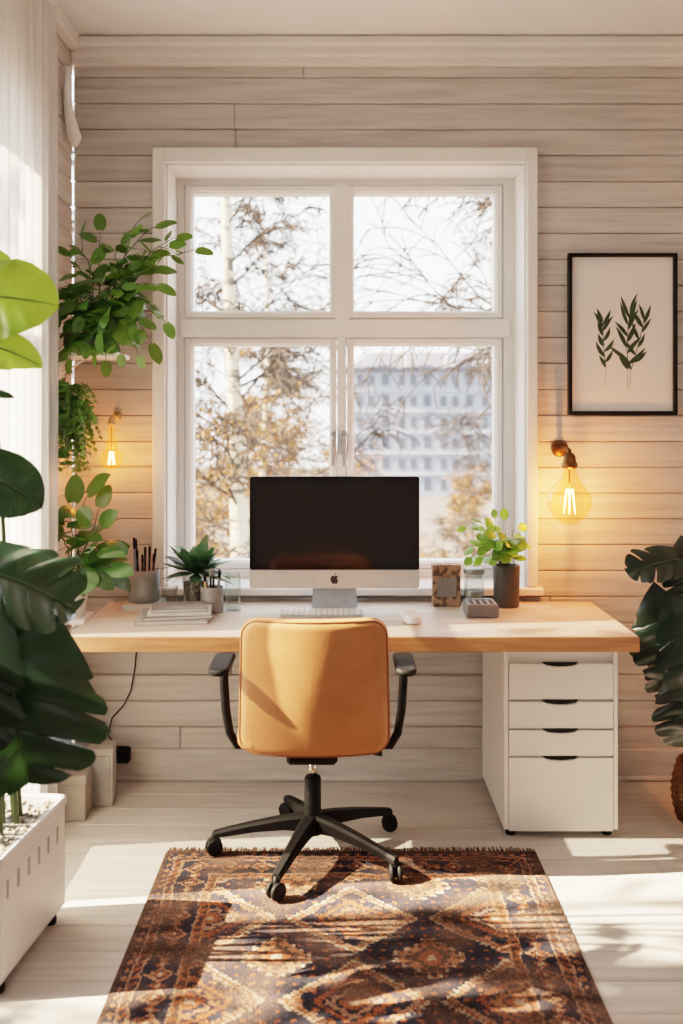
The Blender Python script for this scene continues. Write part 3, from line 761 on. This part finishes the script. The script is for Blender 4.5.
monleaf(P(-20,620,2.56),(.75,.05,-.55),(.2,-.8,.5),.26,.29,'monstera','mon',.6,.25,K=4,start=(.03,.1,.34),tone=.65)
monleaf(P(-16,705,2.58),(.55,.0,-.70),(.3,-.8,.45),.22,.28,'monstera','mon',.5,.25,K=4,start=(.03,.06,.34),tone=.6)

# ------------------------------------------------------------------ right monstera in wicker pot
o=V((1.37,3.68,0))
t=thing('monstera_in_basket','dark split leaf plant in a woven basket right of the desk','potted plant',o)
m=MB(); vs=[]; fs=[]; sg_=72; rows_=[]
for k in range(57):
    z=.0+k*.21/56; r0_=.115+.02*math.sin(PI*k/56)
    rows_.append((r0_,z,k))
for (r0_,z,k) in rows_:
    for i in range(sg_):
        an=2*PI*i/sg_; band=int(k/4)
        rr2=r0_+.0045*math.sin(PI*(k%4)/4+.01)+.003*math.cos(an*18+PI*(band%2))
        vs.append((rr2*math.cos(an),rr2*math.sin(an),z))
for k in range(56):
    for i in range(sg_):
        i2=(i+1)%sg_; fs.append([k*sg_+i,k*sg_+i2,(k+1)*sg_+i2,(k+1)*sg_+i])
fs.append(list(range(sg_))[::-1]); m.add(vs,fs,True)
m.lathe([(.117,.205),(.122,.212),(.118,.218),(.108,.214),(.106,.19),(0,.19)],seg=36)
m.build('basket','wicker',t)
m=MB(); m.lathe([(0,.196),(.105,.194)],seg=22); m.build('soil','terr',t)
def ml2(p,d,n,L,W,K=4,droop=.6,tone=1):
    m=MB(); m.tone(tone); b=V(p)-o; m.leaf(b,d,n,L,W,'monstera',droop,.25,wave=.08,K=K,ridge=.014); lo=m.build('leaf','mondark',t,fix=False)
    rb=MB(); md=m.mid[::8]; rb.tube(md,[.0035*(1-.8*i/len(md)) for i in range(len(md))],6); rb.build('midrib','rib',lo)
    ms=MB(); a=V((rnd(-.03,.03),rnd(-.03,.03),.19)); c=V((a.x*.7+b.x*.3,a.y*.7+b.y*.3,b.z+.05)); pts=[a*(1-u)**2+c*2*u*(1-u)+b*u*u for u in [i/9 for i in range(10)]]
    ms.tube(pts,.005,6); ms.build('leaf_stalk','stem',lo)
ml2(P(680,560,3.55),(-.80,-.2,-.02),(-.12,-.65,.75),.20,.21,3.4,tone=1.5)
ml2(P(700,545,3.6),(-.2,-.3,-.6),(-.3,-.8,.5),.26,.28,4,tone=1.3)
ml2(P(676,596,3.5),(-.20,-.15,-.85),(-.40,-.85,.30),.31,.32,4)
ml2(P(694,600,3.45),(.0,-.2,-.9),(-.2,-.9,.35),.36,.34,4,tone=1.2)
ml2(P(692,680,3.5),(-.20,-.15,-.85),(-.4,-.85,.3),.25,.28,4,tone=.9)
ml2(P(680,640,3.62),(-.1,0,-.95),(-.2,-.9,.2),.25,.27,4,tone=.8)
ml2(P(664,615,3.58),(-.35,.05,-.75),(-.5,-.8,.5),.21,.22,3.4,tone=1.1)
ml2(P(720,560,3.6),(.4,-.3,-.6),(.2,-.7,.6),.3,.3,4)
ml2(P(715,690,3.5),(.1,-.3,-.8),(.0,-.9,.4),.3,.3,4)

# ------------------------------------------------------------------ wall lamps
def wall_lamp(label,bx,bz,R,Hh,by,power,k=1,mt='brass'):
    t=thing('wall_lamp',label,'lamp',(bx,by,bz))
    top=Hh
    m=MB(); Rm=Matrix.Rotation(PI/2,3,'X')
    wl=WY-by; ah=.068*k
    m.lathe([(0,0),(.035*k,0),(.035*k,.008),(.028*k,.014),(0,.014)],(0,wl,top+ah),22,M=Rm); m.build('wall_plate',mt,t)
    m=MB(); m.tube([(0,wl-.01,top+ah),(0,.03,top+ah+.003),(0,.006,top+ah-.003),(0,0,top+.045*k)],[.008*k,.008*k,.009*k,.010*k],10); m.build('arm',mt,t)
    m=MB(); m.lathe([(0,top+.056*k),(.016*k,top+.054*k),(.024*k,top+.042*k),(.026*k,top+.02*k),(.032*k,top+.015*k),(.032*k,top+.0),(.024*k,top-.006*k),(0,top-.006*k)],seg=20); m.build('socket',mt,t)
    zt=R*1.02+R*math.cos(PI*.2)*1.02
    pr=[(.022*k,top-.004),(.026*k,top-.015*k),(.036*k,(top-.02*k+zt)/2+.004)]
    for i in range(15):
        a=PI*.20+PI*.80*i/14; pr.append((max(0,R*math.sin(a)), R*1.02+R*math.cos(a)*1.02))
    m=MB(); m.lathe(pr,seg=30); bl=m.build('bulb','bulb',t)
    m=MB(); hz=R*1.05
    m.tube([(0,0,top-.01),(0,0,hz+.055*R/.08)],.0035*k,6)
    m.build('filament_stem','brass',bl)
    m=MB(); n=6; k_=R/.08
    for i in range(n):
        a=2*PI*i/n; m.tube([(.012*k_*math.cos(a),.012*k_*math.sin(a),hz+.045*k_),(.024*k_*math.cos(a+.3),.024*k_*math.sin(a+.3),hz-.045*k_)],.0015*k_**.5,5)
    m.build('filament','filament',bl)
    l=bpy.data.lights.new('lamp_light','POINT'); l.energy=power; l.color=(1,.31,.08); l.shadow_soft_size=.004
    lo=bpy.data.objects.new('lamp_light',l); COL.objects.link(lo); lo.parent=t; lo.location=(0,-.0,hz)
Yb=3.92
wall_lamp('glowing round glass wall lamp below the framed leaf print',PX(569.5,Yb),PZ(524,Yb),.086,PZ(467,Yb)-PZ(524,Yb),Yb,17)
wall_lamp('small glowing glass wall lamp between the left plants',PX(111.5,3.99),PZ(470,3.99),.046,PZ(424,3.99)-PZ(470,3.99),3.99,3.4,.48,'brassl')

# ------------------------------------------------------------------ framed print
fx0,fx1,fz0,fz1=PX(567,WY),PX(675.5,WY),PZ(415,WY),PZ(254,WY)
t=thing('framed_print','black framed botanical print of dark green leafy stems','picture',((fx0+fx1)/2,WY-.001,fz0))
w=(fx1-fx0)/2; h=fz1-fz0; b=.016
m=MB()
m.box(-w,-w+b,-.028,0,0,h,.002); m.box(w-b,w,-.028,0,0,h,.002); m.box(-w+b,w-b,-.028,0,0,b,.002); m.box(-w+b,w-b,-.028,0,h-b,h,.002)
m.build('frame','blackm',t)
m=MB(); m.box(-w+b-.002,w-b+.002,-.012,-.006,b-.002,h-b+.002,.0005); ppr=m.build('print','printp',t)
q=lambda a,dy=0:V((PX(a[0],WY)-(fx0+fx1)/2,-.0128-dy,PZ(a[1],WY)-fz0))
def stroke(m,pts,wd):
    for i in range(len(pts)-1):
        a,b_=q(pts[i]),q(pts[i+1]); d=(b_-a).normalized(); s_=V((d.z,0,-d.x))*wd
        m.poly([a-s_,a+s_,b_+s_,b_-s_])
def pleaf(m,a,b_,wd,bend=0,dy=0):
    A=q(a,dy); B=q(b_,dy); d=B-A; s_=V((d.z,0,-d.x)).normalized()
    L=[A+d*u+s_*(wd*math.sin(PI*u**.75)+bend*math.sin(PI*u)) for u in [i/8 for i in range(9)]]; Rr=[A+d*u+s_*(-wd*math.sin(PI*u**.75)+bend*math.sin(PI*u)) for u in [i/8 for i in range(8,-1,-1)]]
    m.poly(L+Rr[1:-1])
random.seed(31)
m=MB(); kk=0
for (pts,n,ln) in (([(605,368),(603,350),(602,332),(602,322)],11,19),([(627,370),(626,350),(627,328),(629,314)],12,25),([(630,370),(636,350),(641,330),(643,320)],9,22)):
    stroke(m,pts,.0016)
    for i in range(n):
        u=i/(n-1)*.98; f=u*(len(pts)-1); j=min(int(f),len(pts)-2); fr=f-j
        x=pts[j][0]*(1-fr)+pts[j+1][0]*fr; y=pts[j][1]*(1-fr)+pts[j+1][1]*fr
        sd=(1 if i%2 else -1); an=rnd(.5,1.05)*sd*(1-.6*u); l=ln*rnd(.75,1.05)
        kk+=1; pleaf(m,(x,y),(x+l*math.sin(an),y-l*math.cos(an)),rnd(.0070,.0098),rnd(-.005,.005),kk*.00002)
m.build('leaf_drawing','ink',ppr,fix=False)
for (a,b_) in (((605,368),(604,386)),((627,370),(626,390)),((630,370),(629,388))):
    mp=MB(); stroke(mp,[a,b_],.0014); mp.build('stem_drawing','inkpale',ppr,fix=False)
random.seed(77)

# ------------------------------------------------------------------ desk items
def cup(name,label,mt,x,y,z,r,h,cat='cup'):
    t=thing(name,label,cat,(x,y,z)); m=MB(); m.lathe([(0,0),(r*.95,0),(r,.004),(r,h),(r-.004,h),(r-.005,.006),(0,.006)],seg=28); m.build('body',mt,t); return t
def pen(kind,label,group,base,top,mt,tipm):
    base=V(base); top=V(top); d=top-base
    t=thing(kind,label,'pen' if kind=='pen' else kind,base,group=group)
    m=MB(); m.tube([(0,0,0),d*.06,d*.08,d*.82],[.0015,.004,.0045,.0045],8); m.build('barrel',mt,t)
    m=MB(); m.tube([d*.82,d*.98,d],[.0052,.005,.003],8); m.build('cap',tipm,t)
def stack(m):
    for k in range(6): m.box(-.074+rnd(-.003,.003),.074+rnd(-.003,.003),-.07,.07+rnd(-.003,.003),k*.004,k*.004+.0036,.0005)
one('paper_block','paper','pale block of papers beneath the grey pen cup','papers',stack,(PX(144,3.94),3.94,DZ+.0005))
x,y=PX(144,3.95),3.95
cup('pen_cup','wide grey pen cup on the pale paper block','tin',x,y,DZ+.025,.062,.125)
for k in range(8):
    a=2*PI*k/8+.3; r0=.030; r1=rnd(.042,.068); hh=rnd(.17,.235) if k not in (3,4) else rnd(.25,.27)
    pen('pen','dark pen standing in the wide grey cup','pens in the grey cup',(x+r0*math.cos(a),y+r0*math.sin(a),DZ+.033),(x+r1*math.cos(a)*.85,y+r1*math.sin(a)*.7,DZ+.03+hh*.95),'black' if k%4 else 'bluepen','black')
def nb(label,x,y,z,w,d,h,rz,cover,pages='paper',name='magazine'):
    t=thing(name,label,name,(x,y,z),rz)
    m=MB(); m.box(-w/2,w/2,-d/2,d/2,0,.0022,.0004); m.box(-w/2,w/2,-d/2,d/2,h-.0022,h,.0004); m.box(-w/2,-w/2+.0015,-d/2,d/2,0,h,.0004); m.build('cover',cover,t)
    m=MB(); m.box(-w/2+.0016,w/2-.004,-d/2+.003,d/2-.003,.0023,h-.0023,.0004); m.build('pages',pages,t)
nb('light grey covered magazine lowest in the stack at the left of the desk',PX(173,3.70),3.70,DZ+.0005,.265,.20,.014,.12,'papermid')
nb('dark grey covered magazine second from the bottom of the desk stack',PX(177,3.70),3.705,DZ+.0148,.25,.185,.013,.22,'papergrey')
nb('pale magazine second from the top of the desk stack',PX(180,3.70),3.71,DZ+.0281,.23,.17,.011,.10,'paper')
nb('dark grey covered magazine on top of the stack at the left of the desk',PX(180,3.72),3.71,DZ+.0394,.205,.155,.012,.17,'papergrey')
# leafy desk plant left of computer
o=(PX(196,3.95),3.95,DZ+.0005)
t=thing('potted_rosette_plant','blue green rosette plant in a glass pot left of the computer','potted plant',o)
m=MB(); m.lathe([(0,0),(.046,0),(.049,.004),(.057,.135),(.053,.135),(.046,.006),(0,.006)],seg=26); m.build('pot','clear',t)
m=MB(); m.lathe([(0,.008),(.044,.008),(.050,.100),(0,.104)],seg=24); m.build('soil','pebble',t)
m=MB()
for k in range(46):
    a=k*2.4; el=.0+1.3*(k/46); L=rnd(.115,.175); m.tone(rnd(.7,1.8),1,rnd(.8,1.2))
    d=V((math.cos(a)*math.cos(el),math.sin(a)*math.cos(el)*.7,math.sin(el))); n=V((-math.cos(a)*math.sin(el),-math.sin(a)*math.sin(el),math.cos(el)))
    m.leaf(V((0,0,.13))+d*.01,d,n,L,.050,'oval',droop=rnd(.3,.9),cup=.35,rows=8)
m.tube([(0,0,.095),(0,0,.135)],.012,8)
m.build('foliage','leafs',t,fix=False,clamp=lambda p:(max(p[0],-.132),min(p[1],.10),p[2]))
cup('glass_jar','empty clear glass jar between the grey cup and rosette plant','clear',PX(168,3.84),3.87,DZ+.0005,.034,.095,'jar')
x,y=PX(212,3.84),3.84
cup('pencil_cup','small grey tin cup of pencils in front of the rosette plant','tin',x,y,DZ+.0005,.044,.10)
for k in range(6):
    a=2*PI*k/6+.5; r1=rnd(.03,.045)
    pen('pencil','pencil standing in the small grey tin cup','pencils in the tin cup',(x+.02*math.cos(a),y+.02*math.sin(a),DZ+.008),(x+r1*math.cos(a),y+r1*math.sin(a),DZ+rnd(.145,.175)),('pencil','black','bluepen')[k%3],('black','potg','black')[k%3])
cup('glass_tumbler','tall clear glass tumbler just left of the computer','clear',PX(233,3.88),3.88,DZ+.0005,.032,.15,'glass')
# right of computer
t=thing('keepsake_box','small brown patterned box between the computer and the glass jar','box',(PX(446,3.98),3.98,DZ+.0005))
m=MB(); m.box(-.055,.055,-.03,.03,0,.16,.003); m.build('body','brownbox',t)
m=MB(); m.box(-.057,.057,-.032,.032,.140,.167,.003); m.build('lid','brownbox',t)
m=MB(); m.box(-.038,.038,-.0315,-.0302,.04,.115,.0005); m.build('front_panel','papergrey',t)
t=cup('glass_storage_jar','clear glass jar with lid between brown box and dark plant cup','clear',PX(474,3.97),3.97,DZ+.0005,.040,.13,'jar')
m=MB(); m.lathe([(0,.008),(.034,.008),(.034,.055),(0,.057)],seg=20); m.build('contents','sack',t)
m=MB(); m.lathe([(0,.1305),(.041,.1305),(.042,.135),(.042,.148),(.04,.15),(0,.15)],seg=24); m.build('lid','tin',t)
o=(PX(505.5,3.98),3.96,DZ+.0005)
t=thing('potted_desk_plant','bright green leafy plant in a dark grey cup by the right window edge','potted plant',o)
m=MB(); m.lathe(potprof(.050,.054,.165),seg=28); m.build('pot','potd',t)
m=MB(); m.lathe([(0,.155),(.048,.152)],seg=20); m.build('soil','terr',t)
tg=[(470,528,.04,3.9),(478,545,.04,3.88),(485,525,.03,3.9),(495,522,.03,3.92),(505,524,.03,3.93),(515,530,.03,3.95),(521,545,.03,3.95),(490,540,.02,3.88),(500,548,.02,3.88),(510,545,.02,3.88),(474,555,.05,3.88),(482,535,.03,3.89),(498,535,.03,3.88),(512,538,.03,3.9),(488,550,.03,3.87),(505,535,.03,3.87)]
leafy(t,[(P(a,b_,Y)-V(o),l) for (a,b_,l,Y) in tg],'oval',.055,.085,.66,'leafb',.15,per=4,tmin=.45,smr=.0022,clamp=lambda p:(p[0],min(p[1],.06),p[2]))
t=thing('desk_calculator','grey desk calculator with pale top in front of the plant cup','calculator',(PX(481,3.78),3.79,DZ+.0005))
m=MB(); m.box(-.06,.06,-.065,.065,0,.048,.004); m.build('body','calc',t)
m=MB(); m.box(-.054,.054,-.058,.058,.0475,.051,.001); tp=m.build('top_plate','papermid',t)
m=MB()
for i in range(4):
    for j in range(4): m.box(-.047+i*.025,-.047+i*.025+.017,-.052+j*.02,-.052+j*.02+.012,.0505,.0535,.001)
m.build('buttons','potd',tp)
m=MB(); m.box(-.046,.046,.034,.052,.0505,.053,.0005); m.build('display','screen',tp)

# ------------------------------------------------------------------ floor items at left
t=thing('floor_box','upright pale box on the floor under the desk beside the cable','box',(PX(101,3.84),3.86,0),.1)
m=MB(); m.box(-.048,.048,-.055,.055,.0005,.215,.003); m.build('body','greybox',t)
m=MB(); m.box(-.036,.036,-.0585,-.0545,.02,.195,.003); m.build('front_panel','papermid',t)
m=MB(); m.box(-.0495,.0495,-.0565,.0565,.195,.221,.003); m.build('lid','greybox',t)
t=thing('storage_box','low beige lidded box on the floor left of the upright pale box','box',(-1.015,3.72,0),.06)
m=MB(); m.box(-.065,.065,-.06,.06,.0005,.150,.004); m.build('body','sack',t)
m=MB(); m.box(-.069,.069,-.064,.064,.135,.168,.004); m.build('lid','sack',t)
t=thing('power_adapter','black power adapter with a cable rising to the desk','adapter',(PX(121,4.05),WY-.024,PZ(755,4.05)))
m=MB(); m.box(-.036,.036,-.045,0,-.03,.03,.008); m.build('body','black',t)
m=MB(); pts=[P(118,748,4.04),P(108,735,4.06),P(112,718,4.075),P(124,705,4.08),P(131,690,4.08),P(135,668,4.08),P(137,645,4.08)]
m.tube([p-V(t.location) for p in pts],.0035,7); m.build('cable','cord',t)

# ------------------------------------------------------------------ outside
GZ0=-9.0
m=MB(); m.box(-120,120,4.6,220,GZ0-.3,GZ0,.01); m.box(-120,-1.6,-60,4.6,GZ0-.3,GZ0,.01); gr=m.build('ground','ground'); struct(gr)
def tree(label,x,y,H,seed,trunkmat,spread,nprim,leaves,zlo,r0=.16,lean=0,leafsize=.05,start=.35,upang=.9,rmin=.008,brmat='twig',bk=.34):
    random.seed(seed)
    t=thing('tree',label,'tree',(x,y,GZ0),group=None)
    mt,mb,ml=MB(),MB(),MB(); mt_pts=[]; n=14
    for i in range(n+1):
        u=i/n; mt_pts.append(V((lean*u*u*H+.12*math.sin(u*7+seed),.12*math.cos(u*6+seed),H*u)))
    mt.tube(mt_pts,[r0*(1-.88*i/n) for i in range(n+1)],10)
    tips=[]
    def br(p,d,L,r,dep):
        pts=[p]; k=5
        for i in range(k):
            d=(d+V((rnd(-.22,.22),rnd(-.22,.22),rnd(-.16,.12)-(.12 if dep>=2 else 0)))).normalized(); p=p+d*L/k; pts.append(p)
        mb.tube(pts,[max(r*(1-.75*i/k),rmin) for i in range(k+1)],5 if dep<2 else 4,cap=False)
        tips.extend(pts[2:]) if dep>=1 else None
        if dep<3:
            for q in range({0:6,1:5,2:3}[dep]):
                i=random.randint(1,k); a=pts[i]; nd=(d+V((rnd(-1,1),rnd(-1,1),rnd(-.5,.6)))*.85).normalized()
                br(a,nd,L*rnd(.38,.62),max(r*.45,rmin),dep+1)
    for q in range(nprim):
        u=start+(1-start)*(q+rnd(0,1))/nprim; f=u*n; i=min(int(f),n-1); p=mt_pts[i].lerp(mt_pts[i+1],f-i)
        a=rnd(0,2*PI); d=V((math.cos(a),math.sin(a),rnd(upang*.5,upang*1.2))).normalized()
        br(p,d,spread*(1.15-.75*u)*rnd(.7,1.2),r0*bk*(1.1-.8*u),0)
    for q in range(leaves):
        p=random.choice(tips)+V((rnd(-.2,.2),rnd(-.2,.2),rnd(-.25,.1)))
        if p.z+GZ0>zlo and random.random()<.93: continue
        a=V((rnd(-1,1),rnd(-1,1),rnd(-1,1))).normalized(); b=a.orthogonal().normalized(); s_=leafsize*rnd(.6,1.3); ml.tone(rnd(.6,1.6),rnd(.85,1.1),rnd(.6,1.1))
        ml.add([p,p+a*s_*.6+b*s_*.4,p+a*s_*1.3,p+a*s_*.6-b*s_*.4],[[0,1,2,3]])
    mt.build('trunk',trunkmat,t); mb.build('branches',brmat,t,fix=False)
    if ml.v: ml.build('foliage','autumn',t,fix=False)
tree('white barked birch tree outside the left window panes',-1.75,16.0,17,11,'birch',2.5,50,11000,1.9,.28,0,.045,rmin=.009,bk=.17,upang=1.1)
tree('slender birch further left outside with thin drooping twigs',-5.8,24,18,12,'birch',2.9,34,12000,2.3,.20,0,.06,rmin=.012,bk=.2)
tree('bare brown tree outside the right window panes',4.0,11.5,16.0,23,'twig',4.4,42,0,-.5,.20,-.0,start=.62,upang=.6,rmin=.008,bk=.26)
tree('distant thin birch between the left panes and mullion',-2.6,33,18,34,'birch',2.8,32,13000,2.3,.18,0,.08,rmin=.013,bk=.22)
tree('thin twigged birch standing before the apartment block',4.6,30,16.5,61,'birch',2.4,22,100,1.0,.13,0,.07,rmin=.010,bk=.2)
tree('small russet tree low outside in front of the apartment block',6.0,46,7.6,41,'twig',2.6,24,6000,9,.12,0,.09,.3)
tree('wide russet tree low outside behind the computer',-.2,44,8.6,42,'twig',2.6,26,6000,9,.12,0,.09,.3)
tree('russet leafed tree low outside at far left of the window',-8,40,13.5,43,'twig',3.4,30,16000,9,.13,0,.105,.3)
tree('tall russet tree outside beside the end of the apartment block',-4.4,56,14.5,47,'twig',3.4,30,16000,9,.13,0,.11,.3)
tree('low russet tree at the far right edge of the window view',11.5,52,7.8,44,'twig',2.8,24,6000,9,.12,0,.09,.3)
tree('unseen tree added outside the left side window to dapple the sun',-5.3,2.2,14.0,51,'twig',2.3,12,900,9,.12,0,.15,.6)  # added out of view to break up the sunlight
random.seed(5)
by=135
t=thing('apartment_block','blue grey apartment block with rows of windows seen through the glass','building',(8,by,GZ0))
m=MB(); m.box(-7,52,0,14,0,17.2,.05); m.build('wall','greyb',t)
m=MB(); m.box(-7.6,52.6,-.8,14.6,17.2,17.7,.05); m.poly([(-7,-.2,17.7),(52,-.2,17.7),(49,4,20.0),(-4,4,20.0)],(0,6,0)); m.build('roof','broof',t)
m=MB()
for k in range(1,6): m.box(-7,52,-.18,0,k*2.85+.1,k*2.85+.32,.02)
m.build('string_course','bwf',t)
wmes=[None]*3
for r_ in range(6):
    for c in range(16):
        x=-5.8+c*1.9+(.3 if c%3==0 else 0); z=.95+r_*2.85
        kind=(c*5+r_*3+c*c)%3
        if wmes[kind] is None:
            hwid=(.42,.62,.5)[kind]; m=MB(); m.box(-hwid,hwid,-.06,.02,0,(1.4,1.5,1.6)[kind],.02); o_=m.build('window','bwin',t); wmes[kind]=o_.data
        else:
            o_=bpy.data.objects.new('window',wmes[kind]); COL.objects.link(o_); o_.parent=t
        o_.location=(x,0,z)
for c in range(6):
    m=MB(); x=-4+c*5.5; m.box(x-.9,x+.9,-1.2,.2,17.7,19.4,.03); m.build('dormer','bwf',t)

# ------------------------------------------------------------------ light
w=bpy.data.worlds.new('World'); S.world=w; w.use_nodes=True; nt=w.node_tree; N=nt.nodes; L=nt.links; N.clear()
out=N.new('ShaderNodeOutputWorld'); bg=N.new('ShaderNodeBackground'); tc=N.new('ShaderNodeTexCoord'); sx=N.new('ShaderNodeSeparateXYZ'); rp=N.new('ShaderNodeValToRGB')
L.new(tc.outputs['Generated'],sx.inputs['Vector']); L.new(sx.outputs['Z'],rp.inputs['Fac'])
rp.color_ramp.elements[0].color=(.985,.985,.985,1); rp.color_ramp.elements[1].color=(.86,.93,1.0,1); rp.color_ramp.elements[1].position=.8
L.new(rp.outputs['Color'],bg.inputs['Color']); bg.inputs['Strength'].default_value=6.5; L.new(bg.outputs['Background'],out.inputs['Surface'])
sl=bpy.data.lights.new('sun','SUN'); sl.energy=68; sl.color=(1,.74,.50); sl.angle=math.radians(.55); so=bpy.data.objects.new('sun',sl); COL.objects.link(so)
so.rotation_euler=V((.75,.09,-.54)).to_track_quat('-Z','Y').to_euler()
al=bpy.data.lights.new('fill_light','AREA'); al.shape='RECTANGLE'; al.size=2.2; al.size_y=1.4; al.energy=5; al.color=(1,.94,.91); ao=bpy.data.objects.new('fill_light',al); COL.objects.link(ao)  # added soft fill from behind the camera, not a lamp of the room
ao.location=(.5,-.6,2.4); ao.rotation_euler=(V((.1,3.6,1.5))-V(ao.location)).to_track_quat('-Z','Y').to_euler()

cam=bpy.data.cameras.new('camera'); co=bpy.data.objects.new('camera',cam); COL.objects.link(co); S.camera=co
co.location=(0,0,CH); co.rotation_euler=(PI/2,0,0)
cam.sensor_fit='VERTICAL'; cam.sensor_height=36; cam.lens=F/1024*36; cam.shift_y=-(512-HZ)/1024
cam.clip_end=500; cam.dof.use_dof=True; cam.dof.focus_distance=3.75; cam.dof.aperture_fstop=2.3
S.view_settings.view_transform='Filmic'; S.view_settings.look='Medium High Contrast'; S.view_settings.exposure=-.02
